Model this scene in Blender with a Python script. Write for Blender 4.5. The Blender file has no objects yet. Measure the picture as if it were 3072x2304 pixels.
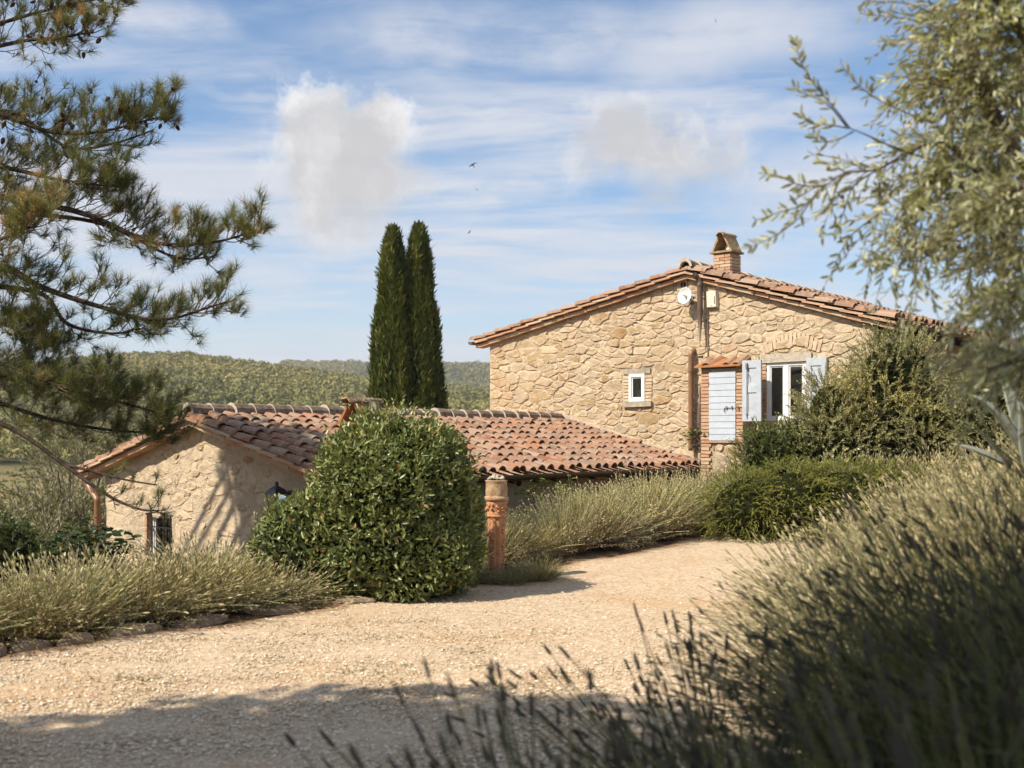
import bpy, math, random
import numpy as np
from mathutils import Vector, Matrix, noise as mnoise

random.seed(7)
rng = np.random.default_rng(11)
scene = bpy.context.scene
COL = scene.collection
PI = math.pi

# ------------------------------------------------------------------ camera
F = 3243.0            # focal length in photo pixels (photo 3072 wide)
Y0 = 1306.0           # horizon row in the photo
EYE = 1.6
cam = bpy.data.cameras.new('camera')
cam.sensor_width = 36.0
cam.lens = 36.0 * F / 3072.0
cam.shift_y = (Y0 - 1152.0) / 3072.0
cam.clip_start = 0.05
cam.clip_end = 6000
cam.dof.use_dof = True
cam.dof.focus_distance = 15.5
cam.dof.aperture_fstop = 2.1
cam_o = bpy.data.objects.new('camera', cam)
cam_o.location = (0, 0, EYE)
cam_o.rotation_euler = (PI / 2, 0, 0)
COL.objects.link(cam_o)
scene.camera = cam_o

# ------------------------------------------------------------------ light
TH = 0.706                                   # heading of the two buildings
SUN_AZ = Vector((-0.885, -0.465, 0)).normalized()   # horizontal direction towards the sun
SUN_EL = math.radians(46)
sun_dir = SUN_AZ * math.cos(SUN_EL) + Vector((0, 0, math.sin(SUN_EL)))
sl = bpy.data.lights.new('sun', 'SUN')
sl.energy = 5.0
sl.angle = math.radians(0.53)
sl.color = (1.0, 0.905, 0.76)
so = bpy.data.objects.new('sun', sl)
so.rotation_euler = sun_dir.to_track_quat('Z', 'Y').to_euler()
so.location = (0, 0, 30)
COL.objects.link(so)

scene.view_settings.view_transform = 'Standard'
scene.view_settings.look = 'None'
scene.view_settings.exposure = 0.54
scene.view_settings.gamma = 1.0
scene.render.engine = 'CYCLES'
cy = scene.cycles
cy.use_denoising = True
try:
    cy.denoiser = 'OPENIMAGEDENOISE'
    cy.denoising_input_passes = 'RGB_ALBEDO_NORMAL'
    cy.denoising_prefilter = 'ACCURATE'
except Exception:
    pass
cy.max_bounces = 6
cy.diffuse_bounces = 3
cy.glossy_bounces = 2
cy.transmission_bounces = 4
cy.transparent_max_bounces = 8
cy.sample_clamp_indirect = 6.0
cy.use_adaptive_sampling = True
cy.adaptive_threshold = 0.02


# ------------------------------------------------------------------ node helper
class NT:
    def __init__(self, tree):
        self.t = tree
        self.n = tree.nodes
        self.l = tree.links

    def node(self, typ, ins=None, **props):
        nd = self.n.new(typ)
        for k, v in props.items():
            setattr(nd, k, v)
        for k, v in (ins or {}).items():
            self.set(nd, k, v)
        return nd

    def set(self, nd, k, v):
        s = nd.inputs[k]
        if isinstance(v, bpy.types.NodeSocket):
            self.l.new(v, s)
        elif isinstance(v, bpy.types.Node):
            self.l.new(v.outputs[0], s)
        else:
            if hasattr(s, 'default_value') and not isinstance(s.default_value, (float, int, str, bool)):
                n = len(s.default_value)
                v = tuple(v)
                if n == 4 and len(v) == 3:
                    v = v + (1.0,)
            s.default_value = v

    def math(self, op, a, b=0.0, c=0.0, clamp=False):
        nd = self.node('ShaderNodeMath', {0: a, 1: b, 2: c}, operation=op)
        nd.use_clamp = clamp
        return nd.outputs[0]

    def vmath(self, op, a, b=(0, 0, 0), out=0):
        nd = self.node('ShaderNodeVectorMath', {0: a, 1: b}, operation=op)
        return nd.outputs['Value' if out == 'v' else 0]

    def noise(self, vec, scale, detail=4, rough=0.55, out=0, dist=0.0):
        nd = self.node('ShaderNodeTexNoise', {'Scale': scale, 'Detail': detail, 'Roughness': rough, 'Distortion': dist})
        if vec is not None:
            self.set(nd, 'Vector', vec)
        return nd.outputs[out]

    def map(self, v, a, b, c=0.0, d=1.0, smooth=True):
        nd = self.node('ShaderNodeMapRange', {'Value': v, 'From Min': a, 'From Max': b, 'To Min': c, 'To Max': d})
        nd.interpolation_type = 'SMOOTHSTEP' if smooth else 'LINEAR'
        return nd.outputs[0]

    def mix(self, f, a, b, mode='MIX'):
        nd = self.node('ShaderNodeMix', data_type='RGBA', blend_type=mode)
        nd.clamp_factor = True
        self.set(nd, 0, f)
        self.set(nd, 6, a)
        self.set(nd, 7, b)
        return nd.outputs[2]

    def ramp(self, f, stops, interp='LINEAR'):
        nd = self.node('ShaderNodeValToRGB', {'Fac': f})
        e = nd.color_ramp.elements
        nd.color_ramp.interpolation = interp
        while len(e) > 1:
            e.remove(e[-1])
        e[0].position = stops[0][0]
        e[0].color = tuple(stops[0][1]) + (1,)
        for p, c in stops[1:]:
            x = e.new(p)
            x.color = tuple(c) + (1,)
        return nd.outputs[0]

    def attr(self, name, out='Fac'):
        return self.node('ShaderNodeAttribute', attribute_name=name).outputs[out]


MATS = {}


def material(name, fn):
    m = bpy.data.materials.new(name)
    m.use_nodes = True
    t = NT(m.node_tree)
    t.n.clear()
    out = t.node('ShaderNodeOutputMaterial')
    sh = fn(t)
    if isinstance(sh, bpy.types.Node):
        sh = sh.outputs[0]
    t.l.new(sh, out.inputs['Surface'])
    MATS[name] = m
    return m


def principled(t, col, rough=0.8, spec=0.3, bump=None, bump_d=0.02, bump_s=0.6, **kw):
    ins = {'Base Color': col, 'Roughness': rough, 'Specular IOR Level': spec}
    ins.update(kw)
    if bump is not None:
        b = t.node('ShaderNodeBump', {'Height': bump, 'Distance': bump_d, 'Strength': bump_s})
        ins['Normal'] = b.outputs[0]
    return t.node('ShaderNodeBsdfPrincipled', ins).outputs[0]


def objcoord(t):
    return t.node('ShaderNodeTexCoord').outputs['Object']


def worldpos(t):
    return t.node('ShaderNodeNewGeometry').outputs['Position']


def rnd01(t):
    """one random number for each piece, whether it is an object or an island of a joined mesh"""
    o = t.node('ShaderNodeObjectInfo').outputs['Random']
    return t.math('FRACT', t.math('ADD', t.math('MULTIPLY', o, 7.31), t.attr('rnd')))


# ------------------------------------------------------------------ world
def px_dir(x, y):
    return Vector(((x - 1536.0) / F, 1.0, (Y0 - y) / F))


def make_world():
    w = bpy.data.worlds.new('World')
    scene.world = w
    w.use_nodes = True
    w.cycles.sampling_method = 'MANUAL'
    w.cycles.sample_map_resolution = 256
    t = NT(w.node_tree)
    t.n.clear()
    out = t.node('ShaderNodeOutputWorld')
    bg = t.node('ShaderNodeBackground', {'Strength': 0.057})
    sky = t.node('ShaderNodeTexSky', sky_type='NISHITA')
    sky.sun_disc = False
    sky.sun_elevation = SUN_EL
    sky.sun_rotation = math.atan2(sun_dir.x, sun_dir.y)
    sky.altitude = 300
    sky.air_density = 1.0
    sky.dust_density = 1.0
    sky.ozone_density = 1.6
    v = t.vmath('NORMALIZE', t.node('ShaderNodeTexCoord').outputs['Generated'])
    sep = t.node('ShaderNodeSeparateXYZ', {0: v})
    z = t.math('MAXIMUM', sep.outputs[2], 0.0)
    # thin streaky cloud on a high flat layer
    den = t.math('ADD', z, 0.13)
    px = t.math('DIVIDE', sep.outputs[0], den)
    py = t.math('DIVIDE', sep.outputs[1], den)
    pl = t.node('ShaderNodeCombineXYZ', {0: px, 1: py, 2: 0.0}).outputs[0]
    warp = t.noise(pl, 0.9, 2, 0.5, out=1)
    pw = t.vmath('ADD', pl, t.vmath('MULTIPLY', t.vmath('SUBTRACT', warp, (.5, .5, .5)), (0.55, 0.45, 0)))
    mp = t.node('ShaderNodeMapping', {'Vector': pw, 'Rotation': (0, 0, math.radians(14)), 'Scale': (0.34, 1.15, 1), 'Location': (2.6, 0.2, 0)})
    n1 = t.noise(mp.outputs[0], 1.0, 6, 0.60)
    mp2 = t.node('ShaderNodeMapping', {'Vector': pw, 'Rotation': (0, 0, math.radians(18)), 'Scale': (0.9, 3.6, 1), 'Location': (5.2, 1.1, 0)})
    n2 = t.noise(mp2.outputs[0], 1.7, 5, 0.66)
    cir = t.math('ADD', t.math('MULTIPLY', n1, 0.78), t.math('MULTIPLY', n2, 0.22))
    cir = t.map(cir, 0.43, 0.60, 0.0, 0.90)
    # veil near the horizon
    veil = t.map(z, 0.03, 0.27, 0.74, 0.0)
    thin = t.math('MAXIMUM', cir, t.math('MULTIPLY', veil, t.map(n1, .38, .62, .62, 1.12)))
    w0 = t.noise(v, 5.0, 4, 0.6, out=1)
    vw0 = t.vmath('ADD', v, t.vmath('MULTIPLY', t.vmath('SUBTRACT', w0, (.5, .5, .5)), (0.16, 0.0, 0.07)))
    fl = t.noise(t.vmath('MULTIPLY', v, (1.0, 1.0, 2.2)), 8.0, 6, 0.62)
    wide = None
    for bx, by, rx, rz, op in ((1480, 590, 360, 130, .95), (1000, 700, 420, 150, .85), (600, 860, 560, 140, .85), (1750, 760, 620, 130, .8), (1500, 110, 640, 110, .9), (2150, 130, 520, 130, .85), (1450, 340, 560, 34, .9), (2250, 390, 420, 60, .8),
                               (760, 300, 260, 22, .6), (430, 70, 230, 80, .8), (2450, 580, 420, 130, .9), (2000, 470, 420, 110, .6), (700, 190, 320, 50, .5), (1000, 480, 330, 200, .6)):
        df = t.vmath('SUBTRACT', vw0, tuple(px_dir(bx, by).normalized()))
        dist = t.vmath('LENGTH', t.vmath('MULTIPLY', df, (F / rx, 0.0, F / rz)), out='v')
        a = t.map(dist, 0.15, 1.25, op, 0.0)
        wide = a if wide is None else t.math('MAXIMUM', wide, a)
    front = t.map(sep.outputs[1], 0.3, 0.6)
    wide = t.math('MULTIPLY', wide, front)
    wide = t.math('MULTIPLY', wide, t.map(t.math('ADD', t.math('MULTIPLY', fl, .6), t.math('MULTIPLY', n2, .4)), .34, .58, 0.25, 1.0))
    thin = t.math('MAXIMUM', thin, wide)
    # heaped cloud
    wv = t.noise(v, 9.0, 6, 0.68, out=1)
    vw = t.vmath('ADD', v, t.vmath('MULTIPLY', t.vmath('SUBTRACT', wv, (.5, .5, .5)), (0.12, 0.0, 0.10)))
    blobs = [(900, 280, 85), (950, 370, 120), (1150, 350, 85), (860, 430, 110), (1010, 460, 190), (1160, 450, 130), (1040, 590, 210), (880, 590, 140), (1210, 580, 130), (1010, 690, 120),
             (1900, 400, 130), (1800, 470, 130), (1980, 460, 140), (2090, 450, 110), (2200, 480, 80), (1970, 620, 80)]
    acc = None
    for bx, by, br in blobs:
        d = px_dir(bx, by).normalized()
        dist = t.vmath('LENGTH', t.vmath('SUBTRACT', vw, tuple(d)), out='v')
        a = t.map(dist, 0.0, br * 1.42 / F, 1.0, 0.0)
        acc = a if acc is None else t.math('ADD', acc, a)
    # the same kind of cloud elsewhere in the sky
    lump = t.noise(t.vmath('MULTIPLY', v, (1, 1, 1.9)), 3.3, 5, 0.58)
    lump = t.map(lump, 0.60, 0.72, 0.0, 0.8)
    away = t.map(t.vmath('LENGTH', t.vmath('SUBTRACT', v, (0, 0.95, 0.3)), out='v'), 0.50, 0.75, 0.0, 1.0)
    lump = t.math('MULTIPLY', lump, away)
    n3 = t.noise(v, 26.0, 4, 0.66)
    n4 = t.noise(v, 75.0, 3, 0.65)
    rag = t.math('ADD', t.math('MULTIPLY', t.math('SUBTRACT', n3, 0.5), 2.2), t.math('MULTIPLY', t.math('SUBTRACT', n4, 0.5), 0.9))
    cum = t.math('ADD', acc, t.math('MULTIPLY', rag, t.map(acc, 0.0, 0.35)))
    # soft towards the foot, crisper on top
    soft = t.map(sep.outputs[2], 0.17, 0.31, 2.7, 1.5)
    cum = t.node('ShaderNodeMapRange', {'Value': cum, 'From Min': 0.10, 'From Max': soft, 'To Min': 0.0, 'To Max': 0.90}, interpolation_type='SMOOTHSTEP').outputs[0]
    cum = t.math('MAXIMUM', cum, lump)
    # colours
    tex = t.noise(vw, 13.0, 4, 0.6)
    lit = t.math('ADD', t.math('MULTIPLY', t.math('SUBTRACT', tex, .5), 0.55), t.math('SUBTRACT', sep.outputs[2], t.math('MULTIPLY', sep.outputs[0], 0.25)))
    lit = t.math('ADD', lit, t.math('MULTIPLY', t.math('SUBTRACT', 1.0, acc, clamp=True), 0.14))
    grey = t.map(lit, 0.19, 0.42, 0.0, 1.0)
    cc = t.mix(grey, (7.7, 7.55, 7.6), (12.6, 12.4, 12.2))
    tc = t.mix(n2, (8.0, 8.4, 9.4), (9.8, 10.0, 10.7))
    base = t.mix(1.0, sky.outputs[0], (1.62, 1.86, 2.0), 'MULTIPLY')
    c = t.mix(thin, base, tc)
    c = t.mix(cum, c, cc)
    t.set(bg, 'Color', c)
    t.l.new(bg.outputs[0], out.inputs[0])


make_world()

# ------------------------------------------------------------------ frames of reference
R0 = Vector((3.402, 19.393, 0))
GV = Vector((math.cos(TH), -math.sin(TH), 0))   # along the gable, to the right
DV = Vector((math.sin(TH), math.cos(TH), 0))    # along the ridge, away


def to_local(x, y):
    a = np.asarray(x) - R0.x
    b = np.asarray(y) - R0.y
    return a * GV.x + b * GV.y, a * DV.x + b * DV.y


def to_world(lx, ly, z=0.0):
    return R0 + GV * lx + DV * ly + Vector((0, 0, z))


def px_at(x, y, depth):
    return Vector(((x - 1536.0) / F * depth, depth, EYE + (Y0 - y) / F * depth))


def hp(x, y, off=0.0):
    """photo pixel -> (lx, z) on the plane of the main gable moved out by off"""
    o = R0 - DV * off
    d = px_dir(x, y)
    k = o.dot(DV) / d.dot(DV)
    P = d * k
    lx, ly = to_local(P.x, P.y)
    return float(lx), EYE + P.z


def sstep(a, b, x):
    t = np.clip((np.asarray(x, float) - a) / (b - a), 0, 1)
    return t * t * (3 - 2 * t)


def bank_edge(y):
    return 0.02 + 0.33 * (np.asarray(y, float) - 0.85)


CREST_X = [-2500, -600, 60, 100, 170, 300, 400, 560, 750, 1000, 1150, 1500, 3000, 6000]
CREST_Y = [1180, 1150, 1128, 1112, 1092, 1076, 1071, 1066, 1085, 1112, 1135, 1160, 1180, 1190]


def gz(x, y, far=True):
    """height of the ground"""
    x = np.asarray(x, float)
    y = np.asarray(y, float)
    lx, ly = to_local(x, y)
    z = 0.04 * np.clip(ly + 8, 0, 10)
    drop = sstep(1.5, -0.4, lx) * (1 - sstep(-3.0, -0.6, ly))
    z = z - 1.35 * drop
    z = z + (0.30 * sstep(0.0, 1.0, x - bank_edge(y)) + 0.24 * np.clip(x - bank_edge(y) - .2, 0, 2.5)) * (1 - sstep(9, 13, y)) * (y > -6)
    r = np.hypot(x, y)
    if far:
        near = z * (1 - sstep(20, 36, r))
        prof = np.interp(r, [0, 22, 45, 70, 125, 135], [0, -1.2, -3.5, -3.3, -1.9, -1.7]) * sstep(20, 36, r)
        px = 1536 + F * np.clip(x / np.maximum(y, 1e-3), -3, 3)
        px = np.where(y <= 0.2 * r, np.where(x < 0, -2500, 6000), px)
        hc = (Y0 - np.interp(px, CREST_X, CREST_Y)) / F
        h1 = (hc * 480 + 1.5 - 4.0) * sstep(135, 480, r) ** 0.85
        h1 = h1 * (1 - 0.45 * sstep(490, 640, r))
        h2 = (215.0 / F * 1000 - hc * 480 * 0.55) * sstep(640, 1000, r) * (1 - 0.5 * sstep(1020, 1500, r))
        z = near + prof + np.where(r > 130, h1 + h2, 0)
    return z


# ------------------------------------------------------------------ mesh helpers
def mesh_np(name, V, faces, mat=None, attrs=None, smooth=False, mats=None, midx=None):
    """faces: list of int arrays, each (M,k)"""
    me = bpy.data.meshes.new(name)
    V = np.asarray(V, np.float32)
    if not isinstance(faces, list):
        faces = [faces]
    faces = [np.asarray(f, np.int32) for f in faces if len(f)]
    me.vertices.add(len(V))
    me.vertices.foreach_set('co', V.ravel())
    loops = np.concatenate([f.ravel() for f in faces])
    sizes = np.concatenate([np.full(len(f), f.shape[1], np.int32) for f in faces])
    starts = np.concatenate([[0], np.cumsum(sizes)[:-1]]).astype(np.int32)
    me.loops.add(len(loops))
    me.loops.foreach_set('vertex_index', loops)
    me.polygons.add(len(sizes))
    me.polygons.foreach_set('loop_start', starts)
    try:
        me.polygons.foreach_set('loop_total', sizes)
    except Exception:
        pass
    for k, a in (attrs or {}).items():
        at = me.attributes.new(k, 'FLOAT', 'POINT')
        at.data.foreach_set('value', np.asarray(a, np.float32))
    for m in (mats or [mat]):
        if m is not None:
            me.materials.append(MATS[m] if isinstance(m, str) else m)
    if midx is not None:
        me.polygons.foreach_set('material_index', np.asarray(midx, np.int32))
    me.update(calc_edges=True)
    me.validate()
    me.polygons.foreach_set('use_smooth', np.full(len(me.polygons), bool(smooth)))
    return me


class MB:
    """collects simple shapes into one mesh"""

    def __init__(self):
        self.V, self.Q, self.T, self.r, self.n = [], [], [], [], 0

    def add(self, V, Q=None, T=None, rnd=0.0):
        V = np.asarray(V, float).reshape(-1, 3)
        if Q is not None and len(Q):
            self.Q.append(np.asarray(Q, int) + self.n)
        if T is not None and len(T):
            self.T.append(np.asarray(T, int) + self.n)
        self.V.append(V)
        self.r.append(np.full(len(V), rnd) if np.isscalar(rnd) else np.asarray(rnd))
        self.n += len(V)
        return self

    def box(self, c, s, rnd=0.0, M=None, jit=0.0):
        c = np.array(c, float)
        s = np.array(s, float) / 2
        V = np.array([[x, y, z] for x in (-1, 1) for y in (-1, 1) for z in (-1, 1)], float) * s
        if jit:
            V = V + rng.uniform(-jit, jit, V.shape)
        if M is not None:
            V = V @ np.array(M.to_3x3()).T
        Q = [[0, 1, 3, 2], [4, 6, 7, 5], [0, 4, 5, 1], [2, 3, 7, 6], [0, 2, 6, 4], [1, 5, 7, 3]]
        return self.add(V + c, Q, rnd=rnd)

    def b2(self, lo, hi, **k):
        lo = np.array(lo, float)
        hi = np.array(hi, float)
        return self.box((lo + hi) / 2, hi - lo, **k)

    def tube(self, P, r, n=6, rnd=0.0, cap=True):
        P = np.asarray(P, float)
        m = len(P)
        r = np.full(m, r) if np.isscalar(r) else np.asarray(r, float)
        T = np.gradient(P, axis=0)
        T /= np.linalg.norm(T, axis=1)[:, None] + 1e-9
        up = np.array([0, 0, 1.0]) if abs(T[0][2]) < 0.9 else np.array([1.0, 0, 0])
        A = np.cross(T, up)
        A /= np.linalg.norm(A, axis=1)[:, None] + 1e-9
        B = np.cross(T, A)
        an = np.arange(n) * 2 * PI / n
        V = P[:, None, :] + r[:, None, None] * (np.cos(an)[None, :, None] * A[:, None, :] + np.sin(an)[None, :, None] * B[:, None, :])
        i = np.arange(m - 1)[:, None] * n
        j = np.arange(n)[None, :]
        k = (j + 1) % n
        Q = np.stack([i + j, i + k, i + n + k, i + n + j], -1).reshape(-1, 4)
        Vf = V.reshape(-1, 3)
        if cap:
            Vf = np.vstack([Vf, P[0], P[-1]])
            b = m * n
            jj = np.arange(n)
            kk = (jj + 1) % n
            T1 = np.stack([np.full(n, b), kk, jj], -1)
            T2 = np.stack([np.full(n, b + 1), (m - 1) * n + jj, (m - 1) * n + kk], -1)
            return self.add(Vf, Q, np.vstack([T1, T2]), rnd=rnd)
        return self.add(Vf, Q, rnd=rnd)

    def lathe(self, prof, n=16, c=(0, 0, 0), rnd=0.0, cap=True):
        P = np.array([[0, 0, z] for r, z in prof], float)
        r = np.array([p[0] for p in prof], float)
        an = np.arange(n) * 2 * PI / n
        V = np.zeros((len(P), n, 3))
        V[:, :, 0] = r[:, None] * np.cos(an)
        V[:, :, 1] = r[:, None] * np.sin(an)
        V[:, :, 2] = P[:, 2][:, None]
        m = len(P)
        i = np.arange(m - 1)[:, None] * n
        j = np.arange(n)[None, :]
        k = (j + 1) % n
        Q = np.stack([i + j, i + k, i + n + k, i + n + j], -1).reshape(-1, 4)
        Vf = np.vstack([V.reshape(-1, 3), P[0], P[-1]])
        b = m * n
        jj = np.arange(n)
        kk = (jj + 1) % n
        T1 = np.stack([np.full(n, b), kk, jj], -1)
        T2 = np.stack([np.full(n, b + 1), (m - 1) * n + jj, (m - 1) * n + kk], -1)
        return self.add(Vf + np.array(c), Q, np.vstack([T1, T2]) if cap else None, rnd=rnd)

    def mesh(self, name, mat, smooth=False):
        fs = []
        if self.Q:
            fs.append(np.vstack(self.Q))
        if self.T:
            fs.append(np.vstack(self.T))
        return mesh_np(name, np.vstack(self.V), fs, mat, {'rnd': np.concatenate(self.r)}, smooth)

    def build(self, name, mat, parent=None, smooth=False, **k):
        return obj(name, self.mesh(name, mat, smooth), parent, **k)


def obj(name, me, parent=None, label=None, cat=None, group=None, kind=None, loc=None, M=None):
    o = bpy.data.objects.new(name, me)
    COL.objects.link(o)
    if parent is not None:
        o.parent = parent
    if loc is not None:
        o.location = loc
    if M is not None:
        o.matrix_local = M
    tag(o, label, cat, group, kind)
    return o


def tag(o, label=None, cat=None, group=None, kind=None):
    if label:
        o['label'] = label
    if cat:
        o['category'] = cat
    if group:
        o['group'] = group
    if kind:
        o['kind'] = kind
    return o


def thing(name, label, cat, loc=(0, 0, 0), rz=0.0, group=None):
    o = obj(name, None, None, label, cat, group, loc=loc)
    o.rotation_euler = (0, 0, rz)
    o.empty_display_size = 0.1
    return o


def unit(a):
    a = np.asarray(a, float)
    return a / (np.linalg.norm(a, axis=-1, keepdims=True) + 1e-9)


def rand_dirs(n):
    return unit(rng.normal(size=(n, 3)))


def leaves(P, D, N, L, W, rnd, fold=0.15, curl=0.0, fine=False):
    """leaf blades: P base, D direction, N face normal (roughly); returns V, faces, rnd"""
    P = np.asarray(P, float)
    n = len(P)
    D = unit(D)
    S = unit(np.cross(D, N))
    N = np.cross(S, D)
    L = np.broadcast_to(L, n)[:, None]
    W = np.broadcast_to(W, n)[:, None]
    rn = np.broadcast_to(rnd, n)
    if not fine:
        V = np.stack([P, P + D * L * .45 + S * W * .5 + N * W * fold, P + D * L + N * L * curl, P + D * L * .45 - S * W * .5 + N * W * fold], 1)
        b = np.arange(n)[:, None] * 4
        T = np.concatenate([b + np.array([0, 1, 2]), b + np.array([0, 2, 3])])
        return V.reshape(-1, 3), [T], np.repeat(rn, 4)
    f1, f2 = .3, .7
    V = np.stack([P,
                  P + D * L * f1 + S * W * .42 + N * (W * fold + L * curl * .3), P + D * L * f1 + N * L * curl * .3, P + D * L * f1 - S * W * .42 + N * (W * fold + L * curl * .3),
                  P + D * L * f2 + S * W * .40 + N * (W * fold + L * curl * .6), P + D * L * f2 + N * L * curl * .6, P + D * L * f2 - S * W * .40 + N * (W * fold + L * curl * .6),
                  P + D * L + N * L * curl], 1)
    b = np.arange(n)[:, None] * 8
    Q = np.concatenate([b + np.array([1, 4, 5, 2]), b + np.array([2, 5, 6, 3])])
    T = np.concatenate([b + np.array([0, 1, 2]), b + np.array([0, 2, 3]), b + np.array([4, 7, 5]), b + np.array([5, 7, 6])])
    return V.reshape(-1, 3), [Q, T], np.repeat(rn, 8)


def add_leaves(mb, *a, **k):
    V, fs, r = leaves(*a, **k)
    Q = None
    T = None
    for f in fs:
        if f.shape[1] == 4:
            Q = f
        else:
            T = f
    mb.add(V, Q, T, rnd=r)


def spine(p0, p1, sag=0.0, n=6, wob=0.0):
    p0 = np.asarray(p0, float)
    p1 = np.asarray(p1, float)
    t = np.linspace(0, 1, n)[:, None]
    P = p0 * (1 - t) + p1 * t
    P[:, 2] += sag * 4 * (t * (1 - t))[:, 0]
    if wob:
        P[1:-1] += rng.normal(scale=wob, size=(n - 2, 3))
    return P


def smooth_path(P, n):
    """Catmull-Rom through points"""
    P = np.asarray(P, float)
    if len(P) < 3:
        t = np.linspace(0, 1, n)[:, None]
        return P[0] * (1 - t) + P[-1] * t
    X = np.vstack([2 * P[0] - P[1], P, 2 * P[-1] - P[-2]])
    m = len(P) - 1
    u = np.linspace(0, m - 1e-6, n)
    i = u.astype(int)
    t = (u - i)[:, None]
    a, b, c, d = X[i], X[i + 1], X[i + 2], X[i + 3]
    return 0.5 * (2 * b + (c - a) * t + (2 * a - 5 * b + 4 * c - d) * t ** 2 + (3 * b - a - 3 * c + d) * t ** 3)
# ------------------------------------------------------------------ materials
GAIN = dict(laurel_leaf=2.15, cypress_leaf=1.8, olive_leaf=2.7, far_olive_leaf=1.6, shrub_leaf=2.9, dark_shrub_leaf=2.0, rosemary_leaf=3.2, lavender_leaf=2.35, lavender_stalk=2.25, lavender_spike=2.4,
            shaded_lavender_stalk=1.15, shaded_lavender_spike=1.0, pine_needle=2.1, forest_leaf=2.2)


def leafmat(name, stops, rough=0.55, spec=0.35, trans=0.3, patch=0.0, back=None):
    k = GAIN.get(name, 1.0)
    stops = [(p, tuple(x * k for x in c)) for p, c in stops]

    def fn(t):
        c = t.ramp(t.attr('rnd'), stops)
        if patch:
            n = t.noise(worldpos(t), patch, 3)
            c = t.mix(t.map(n, .35, .7), c, t.mix(1.0, c, (1.28, 1.18, .9), 'MULTIPLY'))
        if 'lavender' in name:
            c = t.mix(t.node('ShaderNodeObjectInfo').outputs['Random'], t.mix(1.0, c, (.82, .76, .72), 'MULTIPLY'), t.mix(1.0, c, (1.14, 1.14, 1.10), 'MULTIPLY'))
        if back is not None:
            bf = t.node('ShaderNodeNewGeometry').outputs['Backfacing']
            c = t.mix(bf, c, back)
        p = principled(t, c, rough, spec)
        tr = t.node('ShaderNodeBsdfTranslucent', {'Color': t.mix(1.0, c, (1.25, 1.2, .55), 'MULTIPLY')})
        return t.node('ShaderNodeMixShader', {0: trans, 1: p, 2: tr.outputs[0]})
    return material(name, fn)


leafmat('laurel_leaf', [(0, (.034, .044, .014)), (.45, (.070, .084, .024)), (.8, (.115, .125, .040)), (.95, (.155, .155, .055)), (1, (.20, .12, .04))], .38, .5, .16)
leafmat('cypress_leaf', [(0, (.020, .030, .008)), (.5, (.050, .062, .014)), (.85, (.082, .090, .020)), (1, (.13, .115, .035))], .7, .2, .15, patch=.8)
leafmat('olive_leaf', [(0, (.075, .082, .042)), (.4, (.130, .135, .075)), (.75, (.20, .20, .125)), (.985, (.29, .285, .19)), (1, (.30, .22, .06))], .42, .45, .34, back=(.34, .33, .22))
leafmat('far_olive_leaf', [(0, (.075, .08, .036)), (.6, (.14, .14, .070)), (1, (.27, .27, .18))], .5, .4, .2, back=(.26, .26, .18))
leafmat('shrub_leaf', [(0, (.060, .062, .028)), (.4, (.110, .110, .054)), (.75, (.165, .160, .085)), (1, (.225, .212, .125))], .5, .35, .25, patch=1.1)
leafmat('dark_shrub_leaf', [(0, (.018, .032, .010)), (.5, (.045, .065, .018)), (1, (.11, .12, .035))], .45, .4, .2, patch=1.5)
leafmat('rosemary_leaf', [(0, (.040, .044, .011)), (.5, (.088, .090, .022)), (.85, (.135, .130, .036)), (1, (.17, .155, .06))], .55, .3, .25)
leafmat('lavender_leaf', [(0, (.085, .066, .045)), (.3, (.120, .108, .070)), (.7, (.175, .175, .112)), (1, (.260, .255, .18))], .7, .2, .2, patch=1.6)
leafmat('lavender_stalk', [(0, (.105, .112, .058)), (.5, (.160, .164, .088)), (1, (.240, .225, .130))], .65, .25, .25, patch=1.3)
leafmat('lavender_spike', [(0, (.105, .085, .055)), (.5, (.16, .140, .082)), (1, (.235, .205, .12))], .8, .15, .1)
leafmat('shaded_lavender_leaf', [(0, (.045, .050, .022)), (.5, (.075, .082, .036)), (1, (.12, .125, .06))], .7, .2, .2, patch=1.6)  # darker copy of the lavender leaf, shade of the near bank put into its colour
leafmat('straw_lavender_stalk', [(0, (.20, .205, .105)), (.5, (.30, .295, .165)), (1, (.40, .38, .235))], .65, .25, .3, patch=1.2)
leafmat('shaded_lavender_stalk', [(0, (.080, .092, .036)), (.5, (.130, .142, .058)), (1, (.20, .20, .10))], .65, .25, .3, patch=2.0)  # stalk colour darkened too, for the shaded bank
leafmat('shaded_lavender_spike', [(0, (.050, .046, .036)), (.5, (.075, .068, .050)), (1, (.125, .112, .078))], .8, .15, .1)  # spike colour darkened to stand for shade on the bank
leafmat('pine_needle', [(0, (.026, .034, .012)), (.45, (.066, .074, .024)), (.78, (.120, .114, .040)), (.9, (.17, .115, .048)), (1, (.23, .13, .058))], .5, .35, .22)
leafmat('fig_leaf', [(0, (.020, .042, .012)), (.6, (.040, .072, .018)), (1, (.09, .12, .03))], .5, .4, .25)
leafmat('vine_leaf', [(0, (.070, .10, .018)), (.6, (.14, .17, .035)), (1, (.24, .24, .07))], .5, .35, .35)
leafmat('shade_leaf', [(0, (.05, .07, .02)), (1, (.10, .12, .035))], .6, .2, .15)
leafmat('grass_blade', [(0, (.085, .085, .025)), (.6, (.15, .135, .045)), (1, (.25, .20, .09))], .7, .2, .3)
leafmat('forest_leaf', [(0, (.050, .054, .022)), (.4, (.090, .088, .033)), (.72, (.128, .114, .042)), (.92, (.165, .128, .048)), (1, (.19, .125, .045))], .8, .1, .1)


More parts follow.
